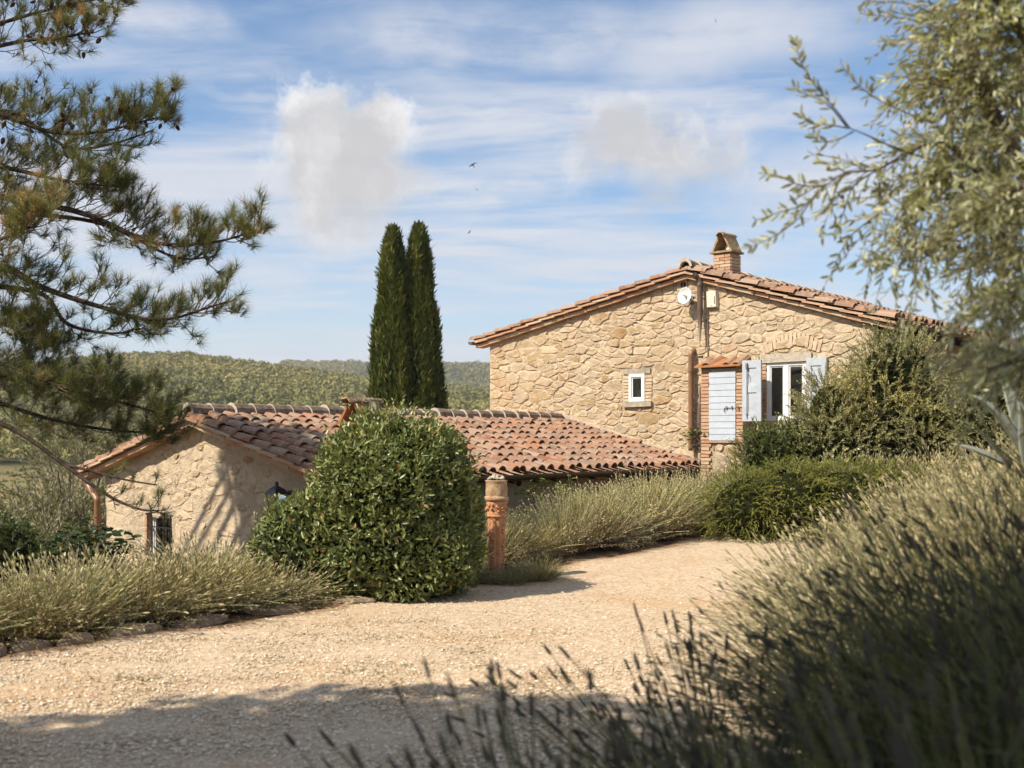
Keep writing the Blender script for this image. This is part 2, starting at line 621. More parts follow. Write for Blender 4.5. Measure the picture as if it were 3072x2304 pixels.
def bark(name, a, b, sc=14):
    def fn(t):
        co = objcoord(t)
        n = t.noise(co, sc, 6, .65)
        c = t.mix(t.map(n, .3, .7), a, b)
        return principled(t, c, .9, .15, bump=n, bump_d=.02, bump_s=.8)
    material(name, fn)


material('dark_core_fill', lambda t: principled(t, t.mix(t.map(t.noise(objcoord(t), 22, 5, .7), .35, .65), (.012, .016, .006), (.05, .055, .02)), 1.0, .0, bump=t.noise(objcoord(t), 30, 4, .7), bump_d=.08, bump_s=1.0))  # filler inside the plants, the dark of shaded foliage put into its colour


bark('pine_bark', (.022, .016, .012), (.085, .060, .042))
bark('olive_bark', (.085, .066, .045), (.24, .195, .14), 20)
bark('twig_bark', (.09, .068, .045), (.24, .19, .13), 25)
bark('pine_cone_scale', (.035, .020, .013), (.12, .065, .038), 60)
bark('dead_wood', (.10, .085, .065), (.23, .20, .16), 25)


def m_stone(t):
    r = rnd01(t)
    co = worldpos(t)
    base = t.ramp(r, [(0, (.46, .345, .200)), (.16, (.38, .270, .140)), (.3, (.50, .405, .275)), (.42, (.40, .280, .165)), (.52, (.48, .395, .29)), (.64, (.38, .335, .255)),
                      (.74, (.46, .300, .195)), (.84, (.52, .435, .31)), (.93, (.37, .225, .105)), (1, (.43, .315, .18))])
    n = t.noise(co, 5.0, 7, .65)
    n2 = t.noise(co, 38.0, 5, .6)
    base = t.mix(t.map(n, .35, .72), base, t.mix(.75, base, (.58, .475, .32)))
    base = t.mix(t.map(n2, .55, .78), base, t.mix(.5, base, (.26, .185, .105)))
    # mortar smeared over the rim
    e = t.attr('edge')
    s = t.attr('smear')
    sm = t.math('ADD', t.math('MULTIPLY', t.math('SUBTRACT', t.noise(co, 7.0, 5, .6), .5), 2.2), t.math('SUBTRACT', s, e))
    sm = t.map(sm, -.28, .22)
    mortar = t.mix(n2, (.56, .455, .315), (.66, .56, .41))
    c = t.mix(sm, base, mortar)
    c = t.mix(1.0, c, (.88, .84, .81), 'MULTIPLY')
    h = t.math('ADD', t.math('MULTIPLY', n2, .35), t.math('MULTIPLY', t.noise(co, 12.0, 5, .6), .9))
    return principled(t, c, .92, .12, bump=h, bump_d=.03, bump_s=.9)


material('wall_stone', m_stone)


def m_mortar(t):
    co = worldpos(t)
    n = t.noise(co, 3.0, 6, .6)
    n2 = t.noise(co, 30.0, 6, .65)
    c = t.mix(t.map(n, .3, .7), (.45, .345, .225), (.55, .445, .315))
    c = t.mix(t.map(n2, .58, .8), c, (.31, .225, .14))
    return principled(t, c, .95, .1, bump=t.math('ADD', n2, t.noise(co, 9.0, 6, .7)), bump_d=.04, bump_s=1.0)


material('mortar', m_mortar)


def m_plaster(t):
    co = worldpos(t)
    n = t.noise(co, 1.6, 6, .6)
    n2 = t.noise(co, 26.0, 6, .65)
    n4 = t.noise(co, 6.5, 5, .6)
    c = t.mix(t.map(n, .3, .7), (.46, .36, .25), (.58, .48, .355))
    c = t.mix(t.map(n4, .56, .74), c, (.37, .315, .25))
    c = t.mix(t.map(n2, .6, .82), c, (.30, .24, .175))
    return principled(t, c, .95, .1, bump=t.math('ADD', t.math('MULTIPLY', n2, .6), t.noise(co, 6.0, 7, .7)), bump_d=.05, bump_s=1.0)


material('old_plaster', m_plaster)


def m_tile(t):
    r = rnd01(t)
    co = worldpos(t)
    base = t.ramp(r, [(0, (.38, .200, .120)), (.14, (.42, .265, .180)), (.28, (.30, .165, .105)), (.4, (.45, .310, .225)), (.55, (.39, .255, .180)),
                      (.66, (.31, .230, .175)), (.76, (.50, .395, .300)), (.86, (.44, .220, .125)), (.94, (.26, .190, .140)), (1, (.40, .26, .18))])
    n = t.noise(co, 9.0, 7, .68)
    n2 = t.noise(co, 45.0, 4, .6)
    c = t.mix(t.map(n, .47, .66, 0, .8), base, (.46, .405, .335))
    c = t.mix(t.map(t.noise(co, 4.0, 6, .7), .57, .72, 0, .8), c, (.105, .078, .056))
    c = t.mix(t.map(n2, .60, .78, 0, .65), c, (.54, .48, .40))
    c = t.mix(1.0, c, (.74, .66, .61), 'MULTIPLY')
    return principled(t, c, .9, .15, bump=t.math('ADD', n, n2), bump_d=.012, bump_s=.7)


material('roof_tile', m_tile)


def m_brick(t):
    r = rnd01(t)
    co = worldpos(t)
    base = t.ramp(r, [(0, (.46, .255, .155)), (.25, (.52, .325, .215)), (.5, (.42, .225, .130)), (.7, (.50, .35, .225)), (.88, (.53, .40, .275)), (1, (.43, .27, .16))])
    n = t.noise(co, 14.0, 6, .65)
    n2 = t.noise(co, 60.0, 4, .6)
    c = t.mix(t.map(n, .5, .75, 0, .6), base, (.56, .45, .32))
    c = t.mix(t.map(n2, .6, .8, 0, .6), c, (.22, .14, .085))
    return principled(t, c, .92, .12, bump=t.math('ADD', n, n2), bump_d=.01, bump_s=.8)


material('brick', m_brick)


def m_brick_worn(t):
    r = rnd01(t)
    co = worldpos(t)
    base = t.ramp(r, [(0, (.50, .32, .21)), (.5, (.52, .36, .235)), (1, (.54, .41, .28))])
    n = t.noise(co, 9.0, 6, .65)
    c = t.mix(t.map(n, .36, .6, 0, .85), base, (.58, .475, .335))
    return principled(t, c, .93, .1, bump=t.math('ADD', n, t.noise(co, 40, 4)), bump_d=.012, bump_s=.8)


material('worn_brick', m_brick_worn)


def m_weathered(t, a, b, sc=10):
    co = worldpos(t)
    n = t.noise(co, sc, 7, .68)
    n2 = t.noise(co, sc * 5, 5, .6)
    c = t.mix(t.map(n, .32, .68), a, b)
    return principled(t, c, .92, .12, bump=t.math('ADD', n, n2), bump_d=.012, bump_s=.8)


material('lichen_slab', lambda t: m_weathered(t, (.24, .16, .085), (.46, .33, .19), 14))
material('dark_tile', lambda t: m_weathered(t, (.12, .085, .062), (.30, .23, .17), 12))
material('rust_tile', lambda t: m_weathered(t, (.28, .115, .045), (.40, .19, .085), 12))
material('grey_stone', lambda t: m_weathered(t, (.30, .255, .19), (.46, .40, .31), 11))
material('cement', lambda t: m_weathered(t, (.40, .34, .265), (.56, .49, .39), 13))
material('rock', lambda t: m_weathered(t, (.20, .145, .095), (.40, .32, .225), 9))
material('terracotta', lambda t: m_weathered(t, (.46, .205, .100), (.56, .295, .160), 8))
material('old_terracotta', lambda t: m_weathered(t, (.34, .20, .10), (.50, .36, .23), 16))


def paint(name, col, rough=.45, spec=.4, var=.12, metal=0.0):
    def fn(t):
        co = objcoord(t)
        n = t.noise(co, 6.0, 6, .65)
        c = t.mix(t.map(n, .35, .75), col, tuple(x * (1 - var) for x in col))
        return principled(t, c, rough, spec, bump=t.noise(co, 60, 3), bump_d=.002, bump_s=.4, Metallic=metal)
    material(name, fn)


paint('shutter_paint', (.46, .495, .54), .55, .3, .18)
paint('door_paint', (.50, .54, .60), .55, .3, .14)
paint('window_paint', (.80, .79, .76), .4)
paint('white_plastic', (.76, .75, .72), .35, .45, .06)
paint('cream_plastic', (.70, .64, .52), .45, .4, .1)
paint('copper_pipe', (.245, .125, .062), .42, .5, .35)
paint('brown_pipe', (.125, .085, .060), .5, .4, .3)
paint('dark_timber', (.100, .060, .034), .8, .2, .4)
paint('iron', (.022, .020, .019), .55, .4, .3)
paint('iron_bolt', (.17, .16, .15), .5, .5, .3)
paint('lantern_metal', (.035, .035, .042), .4, .5, .2)
paint('cable_cover', (.20, .145, .105), .6)
paint('dark_hole', (.035, .026, .02), .9, .1)
paint('white_pot', (.72, .68, .66), .5)
paint('curtain', (.52, .49, .43), .9, .1)
paint('bird_feather', (.018, .016, .016), .7, .2)
paint('olive_fruit', (.22, .23, .06), .35, .5, .3)
paint('flower_white', (.75, .70, .68), .6)
paint('rose_pink', (.55, .16, .15), .6)


def m_glass(t):
    g = t.node('ShaderNodeBsdfGlossy', {'Color': (1, 1, 1, 1), 'Roughness': .03})
    tr = t.node('ShaderNodeBsdfTransparent', {'Color': (.82, .84, .82, 1)})
    fr = t.node('ShaderNodeFresnel', {'IOR': 1.5})
    return t.node('ShaderNodeMixShader', {0: t.math('ADD', fr.outputs[0], .06), 1: tr.outputs[0], 2: g.outputs[0]})


material('glass', m_glass)


def m_agave(t):
    co = objcoord(t)
    n = t.noise(co, 7.0, 5, .6)
    c = t.mix(t.map(n, .35, .7), (.27, .28, .215), (.36, .365, .285))
    return principled(t, c, .5, .35, bump=n, bump_d=.006)


material('agave_leaf', m_agave)
paint('agave_edge', (.40, .37, .27), .6)


# ---- ground surfaces
def m_ground(t):
    co = worldpos(t)
    d = t.vmath('LENGTH', co, out='v')
    n = t.noise(co, .35, 7, .65)
    n2 = t.noise(co, 9.0, 6, .65)
    soil = t.mix(t.map(n2, .3, .7), (.125, .080, .048), (.25, .165, .098))
    field = t.mix(t.map(t.noise(co, .12, 8, .7), .38, .62), (.235, .170, .088), (.150, .135, .052))
    field = t.mix(t.map(t.noise(co, 1.3, 6, .7), .55, .7), field, (.30, .225, .13))
    wood = t.mix(t.map(n, .35, .65), (.050, .052, .020), (.085, .078, .030))
    c = t.mix(t.map(d, 18, 32), soil, field)
    c = t.mix(t.map(t.math('ADD', d, t.math('MULTIPLY', t.math('SUBTRACT', n, .5), 30)), 110, 135), c, wood)
    return principled(t, c, .95, .1, bump=t.math('ADD', n2, t.noise(co, 40.0, 4, .6)), bump_d=.03, bump_s=.8)


material('earth', m_ground)


def m_gravel(t):
    co = worldpos(t)
    vo = t.node('ShaderNodeTexVoronoi', {'Vector': co, 'Scale': 62.0, 'Randomness': 1.0}, feature='F1')
    vd = t.node('ShaderNodeTexVoronoi', {'Vector': co, 'Scale': 62.0, 'Randomness': 1.0}, feature='DISTANCE_TO_EDGE')
    cell = t.node('ShaderNodeSeparateColor', {0: vo.outputs['Color']}).outputs[0]
    v2 = t.node('ShaderNodeTexVoronoi', {'Vector': co, 'Scale': 27.0, 'Randomness': 1.0}, feature='F1')
    cell2 = t.node('ShaderNodeSeparateColor', {0: v2.outputs['Color']}).outputs[1]
    c = t.ramp(cell, [(0, (.40, .29, .18)), (.25, (.54, .42, .285)), (.55, (.60, .485, .345)), (.8, (.66, .565, .43)), (1, (.50, .33, .20))])
    c2 = t.ramp(cell2, [(0, (.36, .25, .155)), (.4, (.58, .465, .325)), (.75, (.64, .53, .39)), (1, (.70, .62, .49))])
    c = t.mix(.45, c, c2)
    c = t.mix(1.0, c, (.90, .86, .82), 'MULTIPLY')
    c = t.mix(t.map(vd.outputs['Distance'], 0.0, .0045, .55, 0.0, False), c, (.22, .145, .085))
    big = t.noise(co, .55, 6, .62)
    c = t.mix(t.map(big, .46, .66, 0, .55), c, t.mix(1.0, c, (.90, .74, .56), 'MULTIPLY'))
    dirt = t.noise(t.node('ShaderNodeMapping', {'Vector': co, 'Rotation': (0, 0, TH + .1), 'Scale': (.35, 1.0, 1)}).outputs[0], 1.7, 6, .65)
    c = t.mix(t.map(dirt, .60, .76, 0, .38), c, (.30, .255, .125))
    e = t.attr('rnd')
    c = t.mix(t.map(t.math('ADD', e, t.math('MULTIPLY', t.math('SUBTRACT', t.noise(co, 2.5, 5, .6), .5), .5)), .45, .95, 0, .8), c, (.33, .185, .095))
    h = t.math('ADD', t.math('MULTIPLY', t.map(vd.outputs['Distance'], 0, .008), 1.0), t.math('MULTIPLY', t.noise(co, 24.0, 5, .6), 1.2))
    return principled(t, c, .93, .15, bump=h, bump_d=.014, bump_s=.9)


material('gravel', m_gravel)


def m_pebble(t):
    c = t.ramp(t.attr('rnd'), [(0, (.38, .27, .17)), (.3, (.56, .44, .30)), (.7, (.66, .56, .42)), (.9, (.76, .69, .57)), (1, (.48, .30, .18))])
    return principled(t, c, .9, .15)


material('pebble', m_pebble)
material('paving', lambda t: m_weathered(t, (.42, .32, .235), (.58, .47, .36), 5))
# ------------------------------------------------------------------ ground
def make_ground():
    r = np.concatenate([np.linspace(.6, 30, 110), np.geomspace(31, 3200, 90)])
    a = np.concatenate([np.linspace(-.62, .62, 210), np.linspace(.62, 2 * PI - .62, 72)[1:-1]])
    A, Rr = np.meshgrid(a, r)
    X = Rr * np.sin(A)
    Y = Rr * np.cos(A)
    Z = gz(X, Y)
    lx, ly = to_local(X, Y)
    court = (lx > 2.15) & (lx < 16) & (X < bank_edge(Y) - .15) & (Rr < 22)
    Z = Z - .06 * court
    Z += np.where(Rr > 20, .25 * np.sin(X * .21) * np.cos(Y * .17), 0)
    n, m = A.shape
    V = np.stack([X, Y, Z], -1).reshape(-1, 3)
    i = np.arange(n - 1)[:, None] * m
    j = np.arange(m)[None, :]
    k = (j + 1) % m
    Q = np.stack([i + j, i + m + j, i + m + k, i + k], -1).reshape(-1, 4)
    c = len(V)
    V = np.vstack([V, [[0, 0, float(gz(0., 0.)) - .06]]])
    jj = np.arange(m)
    T = np.stack([np.full(m, c), jj, (jj + 1) % m], -1)
    obj('ground', mesh_np('ground', V, [Q, T], 'earth', smooth=True), kind='structure', label='bare earth beds and dry slopes falling away behind the buildings')


make_ground()


def make_gravel():
    s = .12
    gx = np.arange(1.9, 13.5, s)
    gy = np.arange(-24, 1.6, s)
    LX, LY = np.meshgrid(gx, gy)
    W = R0.x + GV.x * LX + DV.x * LY, R0.y + GV.y * LX + DV.y * LY
    X, Y = W
    wob = .10 * np.sin(LY * 2.1) + .07 * np.sin(LY * 5.3 + 1)
    edge = LX - (2.12 + wob)
    bank = bank_edge(Y) + .35 - X
    Z = gz(X, Y) + .012 + .006 * np.sin(LX * 5 + 2 * np.sin(LY * 3)) * np.cos(LY * 4.3)
    Z = np.where(edge < 0, Z - .05 - .1 * np.clip(-edge, 0, 1), Z)
    ok = (edge > -.15) & (bank > -.2)
    n, m = LX.shape
    V = np.stack([X, Y, Z], -1).reshape(-1, 3)
    i = np.arange(n - 1)[:, None] * m
    j = np.arange(m - 1)[None, :]
    Q = np.stack([i + j, i + j + 1, i + m + j + 1, i + m + j], -1).reshape(-1, 4)
    okf = ok.reshape(-1)[Q].all(1)
    e = 1 - sstep(0, .55, edge)
    me = mesh_np('gravel_drive', V, Q[okf], 'gravel', {'rnd': e.ravel()}, True)
    obj('gravel_drive', me, kind='structure', label='cream gravel drive running between the lavender beds')
    # loose pebbles
    N = 30000
    dep = rng.uniform(4.6, 12.5, N) ** 1.0
    dep = 4.6 + (dep - 4.6) * rng.uniform(.2, 1, N)
    x = rng.uniform(-.5, .32, N) * dep
    y = dep
    lx, ly = to_local(x, y)
    k = (lx > 2.3) & (x < bank_edge(y) + .1)
    x, y = x[k], y[k]
    N = len(x)
    sz = rng.uniform(.004, .0095, N) * rng.uniform(.8, 1.5, N)
    z = gz(x, y) + .012 + sz * .35
    base = np.array([[1, 0, 0], [-1, 0, 0], [0, 1, 0], [0, -1, 0], [0, 0, 1], [0, 0, -1]], float)
    T0 = np.array([[0, 2, 4], [2, 1, 4], [1, 3, 4], [3, 0, 4], [2, 0, 5], [1, 2, 5], [3, 1, 5], [0, 3, 5]])
    sc = np.stack([sz * rng.uniform(.8, 1.6, N), sz * rng.uniform(.8, 1.4, N), sz * rng.uniform(.5, .9, N)], -1)
    P = base[None] * sc[:, None, :] + rng.normal(scale=.0012, size=(N, 6, 3))
    an = rng.uniform(0, 2 * PI, N)
    ca, sa = np.cos(an)[:, None], np.sin(an)[:, None]
    Px = P[..., 0] * ca - P[..., 1] * sa + x[:, None]
    Py = P[..., 0] * sa + P[..., 1] * ca + y[:, None]
    V = np.stack([Px, Py, P[..., 2] + z[:, None]], -1).reshape(-1, 3)
    T = (np.arange(N)[:, None, None] * 6 + T0[None]).reshape(-1, 3)
    me = mesh_np('gravel', V, T, 'pebble', {'rnd': np.repeat(rng.uniform(0, 1, N), 6)})
    obj('gravel', me, kind='stuff', label='loose pale pebbles scattered over the gravel drive', cat='gravel')
    # sparse weeds flat in the gravel
    mb = MB()
    for q in range(150):
        px_, py_ = rng.uniform(0, 1700), rng.uniform(1850, 2130)
        dd = EYE * F / (py_ - Y0)
        cx, cy_ = (px_ - 1536) / F * dd, dd
        l0, _ = to_local(cx, cy_)
        if l0 < 2.4:
            continue
        nb = rng.integers(15, 45)
        P = np.stack([cx + rng.normal(scale=.14, size=nb), cy_ + rng.normal(scale=.05, size=nb), np.zeros(nb)], -1)
        P[:, 2] = gz(P[:, 0], P[:, 1]) + .012
        D = rand_dirs(nb) * [1, 1, .3]
        D[:, 2] = abs(D[:, 2]) + .25
        add_leaves(mb, P, D, rand_dirs(nb), rng.uniform(.015, .045, nb), .005, rng.uniform(0, 1, nb))
    mb.build('grass', 'grass_blade', kind='stuff', label='sparse low weeds growing in the gravel drive', cat='grass')


make_gravel()


def make_forest():
    """oak wood covering the hills: leafy clumps, far too many trees to count"""
    N = 10500
    pxs = rng.uniform(-500, 1640, N)
    u = rng.uniform(0, 1, N)
    r = 128 + (470 - 128) * u ** .72
    k2 = rng.uniform(0, 1, N) < .22
    r = np.where(k2, rng.uniform(700, 1010, N), r)
    pxs = np.where(k2, rng.uniform(850, 1700, N), pxs)
    dx = (pxs - 1536) / F
    x = r * dx / np.sqrt(1 + dx * dx)
    y = r / np.sqrt(1 + dx * dx)
    z = gz(x, y)
    size = rng.uniform(1.3, 2.4, N) * np.where(k2, 1.7, 1.0) * np.interp(r, [128, 260], [.7, 1.0])
    M = 72
    D = rand_dirs(N * M).reshape(N, M, 3)
    D[..., 2] = np.abs(D[..., 2]) * 1.0 - .15
    rad = rng.uniform(.72, 1.08, (N, M, 1))
    # three lobes a crown
    lob = rng.normal(scale=.45, size=(N, 3, 3)) * [1, 1, .45]
    pick = rng.integers(0, 3, (N, M))
    off = np.take_along_axis(lob, pick[..., None].repeat(3, -1), 1)
    C = np.stack([x, y, z + size * .75], -1)[:, None, :] + (off + D * rad * .72) * size[:, None, None]
    s = (size[:, None] * rng.uniform(.11, .24, (N, M)))
    nrm = unit(D + rng.normal(scale=.7, size=D.shape))
    A = unit(np.cross(nrm, rng.normal(size=D.shape)))
    B = np.cross(nrm, A)
    a, b = A * s[..., None], B * s[..., None]
    V = np.stack([C - a - b * .7, C + a - b * .6, C + b * 1.2], 2).reshape(-1, 3)
    Q = np.arange(N * M * 3).reshape(-1, 3)
    tone = np.clip(rng.beta(4.5, 4.8, N)[:, None] + rng.normal(scale=.05, size=(N, M)), 0, 1)
    # a few bigger patches drier
    dry = .18 * np.sin(x * .035 + 1.3) * np.cos(y * .028)
    tone = np.clip(tone + dry[:, None], 0, 1)
    me = mesh_np('forest', V, Q, 'forest_leaf', {'rnd': np.repeat(tone.ravel(), 3)})
    obj('forest', me, kind='stuff', label='dense olive-green oak wood covering the distant hills', cat='forest')
    # scrub dots on the dry field
    mb = MB()
    for q in range(220):
        pp = rng.uniform(-200, 420)
        rr = rng.uniform(42, 122)
        d = (pp - 1536) / F
        X, Y = rr * d / math.sqrt(1 + d * d), rr / math.sqrt(1 + d * d)
        n = 26
        s = rng.uniform(.2, .55)
        P = np.array([X, Y, float(gz(X, Y)) + .05]) + rng.normal(scale=s * .5, size=(n, 3)) * [1, 1, .35]
        add_leaves(mb, P, rand_dirs(n) + [0, 0, .5], rand_dirs(n), s * .7, s * .4, rng.uniform(0, .7, n))
    mb.build('scrub', 'forest_leaf', kind='stuff', label='low scrub dotted over the dry brown field', cat='scrub')


make_forest()
# ------------------------------------------------------------------ masonry
def clip_poly(P, n, d):
    """keep the part of convex polygon P where P.n <= d"""
    out = []
    m = len(P)
    for i in range(m):
        a, b = P[i], P[(i + 1) % m]
        da, db = a @ n - d, b @ n - d
        if da <= 0:
            out.append(a)
        if (da < 0 < db) or (db < 0 < da):
            t = da / (da - db)
            out.append(a + (b - a) * t)
    return np.array(out) if len(out) >= 3 else None


def area(P):
    x, y = P[:, 0], P[:, 1]
    return 0.5 * abs(np.dot(x, np.roll(y, -1)) - np.dot(y, np.roll(x, -1)))


def inset_poly(P, m):
    c = P.mean(0)
    Q = P
    k = len(P)
    for i in range(k):
        a, b = P[i], P[(i + 1) % k]
        e = b - a
        L = np.hypot(*e)
        if L < 1e-6:
            continue
        n = np.array([e[1], -e[0]]) / L
        if (c - a) @ n > 0:
            n = -n
        Q = clip_poly(Q, n, a @ n - m)
        if Q is None:
            return None
    return Q


def stone_cells(poly, holes, n, aspect=1.7, seed=3, sizes=(.0, .05)):
    """irregular stones filling a convex polygon (x,z) around rectangular holes"""
    g = np.random.default_rng(seed)
    lo, hi = poly.min(0), poly.max(0)
    pts = []
    C, S = np.zeros((n + 1, 2)), np.zeros(n + 1)
    r0 = math.sqrt(area(poly) * aspect / n) * .74
    tries = 0
    while len(pts) < n and tries < 60000:
        tries += 1
        p = lo + g.uniform(size=2) * (hi - lo)
        s = g.choice([.45, .7, 1.0, 1.5, 2.0], p=[.30, .28, .22, .14, .06])
        q = np.array([p[0], p[1] * aspect])
        m = len(pts)
        if m == 0 or (np.hypot(C[:m, 0] - q[0], C[:m, 1] - q[1]) > r0 * (s + S[:m]) * .5).all():
            C[m], S[m] = q, s
            pts.append(1)
    C, S = C[:len(pts)], S[:len(pts)]
    w = (S * r0 * .62) ** 2
    cells = []
    big = np.array([[lo[0] - 1, (lo[1] - 1) * aspect], [hi[0] + 1, (lo[1] - 1) * aspect], [hi[0] + 1, (hi[1] + 1) * aspect], [lo[0] - 1, (hi[1] + 1) * aspect]])
    for i in range(len(C)):
        d2 = ((C - C[i]) ** 2).sum(1)
        idx = np.argsort(d2)[1:36]
        P = big
        for j in idx:
            nn = C[j] - C[i]
            d = ((C[j] @ C[j]) - (C[i] @ C[i]) + w[i] - w[j]) / 2
            P = clip_poly(P, nn, d)
            if P is None:
                break
        if P is None:
            continue
        P = P / np.array([1, aspect])
        m = len(poly)
        pc = poly.mean(0)
        for k in range(m):
            a, b = poly[k], poly[(k + 1) % m]
            e = b - a
            nn = np.array([e[1], -e[0]]) / np.hypot(*e)
            if (pc - a) @ nn > 0:
                nn = -nn
            P = clip_poly(P, nn, a @ nn)
            if P is None:
                break
        if P is None:
            continue
        for (x0, x1, z0, z1) in holes:
            if P is None:
                break
            if P[:, 0].max() <= x0 or P[:, 0].min() >= x1 or P[:, 1].max() <= z0 or P[:, 1].min() >= z1:
                continue
            best = None
            for nn, d in ((np.array([1., 0]), x0), (np.array([-1., 0]), -x1), (np.array([0, 1.]), z0), (np.array([0, -1.]), -z1)):
                Q = clip_poly(P, nn, d)
                if Q is not None and (best is None or area(Q) > area(best)):
                    best = Q
            P = best
        if P is not None and area(P) > .0035:
            cells.append(P)
    return cells


def stone_geom(P, mort, depth, g, y_out=-1.0):
    """one stone: outline P in (x,z); returns V (local x,y,z), Q, T, edge attribute"""
    P = inset_poly(P, mort)
    if P is None or len(P) < 3 or area(P) < .0012:
        return None
    # drop tiny edges, cut corners
    keep = [P[0]]
    for p in P[1:]:
        if np.hypot(*(p - keep[-1])) > .025:
            keep.append(p)
    P = np.array(keep)
    if len(P) < 3:
        return None
    if ((np.roll(P[:, 0], -1) - P[:, 0]) * (np.roll(P[:, 1], -1) + P[:, 1])).sum() > 0:
        P = P[::-1]
    n = len(P)
    out = []
    for i in range(n):
        a, b = P[i], P[(i + 1) % n]
        f = g.uniform(.16, .3)
        out.append(a * (1 - f) + b * f)
        out.append(a * f + b * (1 - f))
    P = np.array(out)
    sz = math.sqrt(area(P))
    P = P + g.normal(scale=min(.016, sz * .05), size=P.shape)
    n = len(P)
    c = P.mean(0)
    tx, tz = g.normal(scale=.05, size=2)
    rings = [(1.03, .035), (1.0, -.25 * depth), (.86, -depth)]
    V = []
    E = []
    for s, y in rings:
        q = c + (P - c) * s
        yy = y + (np.zeros(n) if y > 0 else ((q - c) @ np.array([tx, tz])) * .5 + g.normal(scale=.003, size=n))
        V.append(np.stack([q[:, 0], yy, q[:, 1]], -1))
        E.append(np.full(n, 0.0 if s >= 1 else .38))
    V.append([[c[0], -depth * g.uniform(.9, 1.25), c[1]]])
    E.append([1.0])
    V = np.vstack(V)
    j = np.arange(n)
    k = (j + 1) % n
    Q = np.vstack([np.stack([r * n + j, r * n + k, (r + 1) * n + k, (r + 1) * n + j], -1) for r in range(2)])
    T = np.stack([2 * n + j, 2 * n + k, np.full(n, 3 * n)], -1)
    return V, Q, T, np.concatenate(E)


def lay_stones(wall, cells, mort, dep, smear_fn, xf, seed=5, limit=300):
    """the largest cells as stones of their own, the rest joined"""
    g = np.random.default_rng(seed)
    cells = sorted(cells, key=lambda P: -area(P))
    rest_V, rest_Q, rest_T, rr, re, rs, n0 = [], [], [], [], [], [], 0
    for i, P in enumerate(cells):
        G = stone_geom(P, mort * g.uniform(.1, 2.4), dep * g.uniform(.25, 1.3), g)
        if G is None:
            continue
        V, Q, T, E = G
        c = V.mean(0)
        sm = smear_fn(c[0], c[2]) + g.normal(scale=.22)
        if i < limit:
            Vw = xf(V - c)
            at = {'rnd': np.full(len(V), g.uniform()), 'edge': E, 'smear': np.full(len(V), sm)}
            o = obj('stone', mesh_np('stone', Vw, [Q, T], 'wall_stone', at), wall)
            o.location = tuple(xf(c[None])[0])
        else:
            rest_V.append(xf(V))
            rest_Q.append(Q + n0)
            rest_T.append(T + n0)
            rr.append(np.full(len(V), g.uniform()))
            re.append(E)
            rs.append(np.full(len(V), sm))
            n0 += len(V)
    if rest_V:
        me = mesh_np('small_stones', np.vstack(rest_V), [np.vstack(rest_Q), np.vstack(rest_T)], 'wall_stone', {'rnd': np.concatenate(rr), 'edge': np.concatenate(re), 'smear': np.concatenate(rs)})
        obj('small_stones', me, wall, kind='stuff')


def wall_sheet(name, mat, parent, xs, top, base, holes, xf, step=.075, amp=.010, freq=6.0, thick=.45):
    """rough wall face with openings and their reveals; xs: x extent, top(x)"""
    x0, x1 = xs
    br = sorted(set([x0, x1] + [h for H in holes for h in H[:2] if x0 < h < x1] + ([0.0] if False else [])))
    grid = [x0]
    for a, b in zip(br[:-1], br[1:]):
        k = max(1, int(round((b - a) / step)))
        grid += list(np.linspace(a, b, k + 1)[1:])
    V, Q = [], []
    idx = {}

    def vid(x, z, y=None):
        key = (round(x, 4), round(z, 4), None if y is None else round(y, 3))
        if key not in idx:
            if y is None:
                d = mnoise.noise(Vector((x * freq, z * freq, 3.3))) + .5 * mnoise.noise(Vector((x * freq * 2.7, z * freq * 2.7, 8.1)))
                yy = -amp * d
            else:
                yy = y
            idx[key] = len(V)
            V.append((x, yy, z))
        return idx[key]
    for a, b in zip(grid[:-1], grid[1:]):
        hs = sorted([H for H in holes if H[0] <= a + 1e-6 and H[1] >= b - 1e-6], key=lambda H: H[2])
        cuts = [(base, base)]
        cur = (base, base)
        spans = []
        for H in hs:
            spans.append((cur, (H[2], H[2])))
            cur = (H[3], H[3])
        spans.append((cur, (top(a), top(b))))
        for (za0, zb0), (za1, zb1) in spans:
            k = max(1, int(round((za1 - za0) / step)))
            for q in range(k):
                f, f2 = q / k, (q + 1) / k
                Q.append((vid(a, za0 + (za1 - za0) * f), vid(b, zb0 + (zb1 - zb0) * f), vid(b, zb0 + (zb1 - zb0) * f2), vid(a, za0 + (za1 - za0) * f2)))
    for H in holes:
        if len(H) > 4 and H[4]:
            continue
        for (p, q) in (((H[0], H[2]), (H[1], H[2])), ((H[1], H[2]), (H[1], H[3])), ((H[1], H[3]), (H[0], H[3])), ((H[0], H[3]), (H[0], H[2]))):
            Q.append((vid(*p, .0), vid(*q, .0), vid(*q, .3), vid(*p, .3)))
    V = xf(np.array(V))
    return obj(name, mesh_np(name, V, np.array(Q), mat, {'rnd': np.zeros(len(V))}), parent)


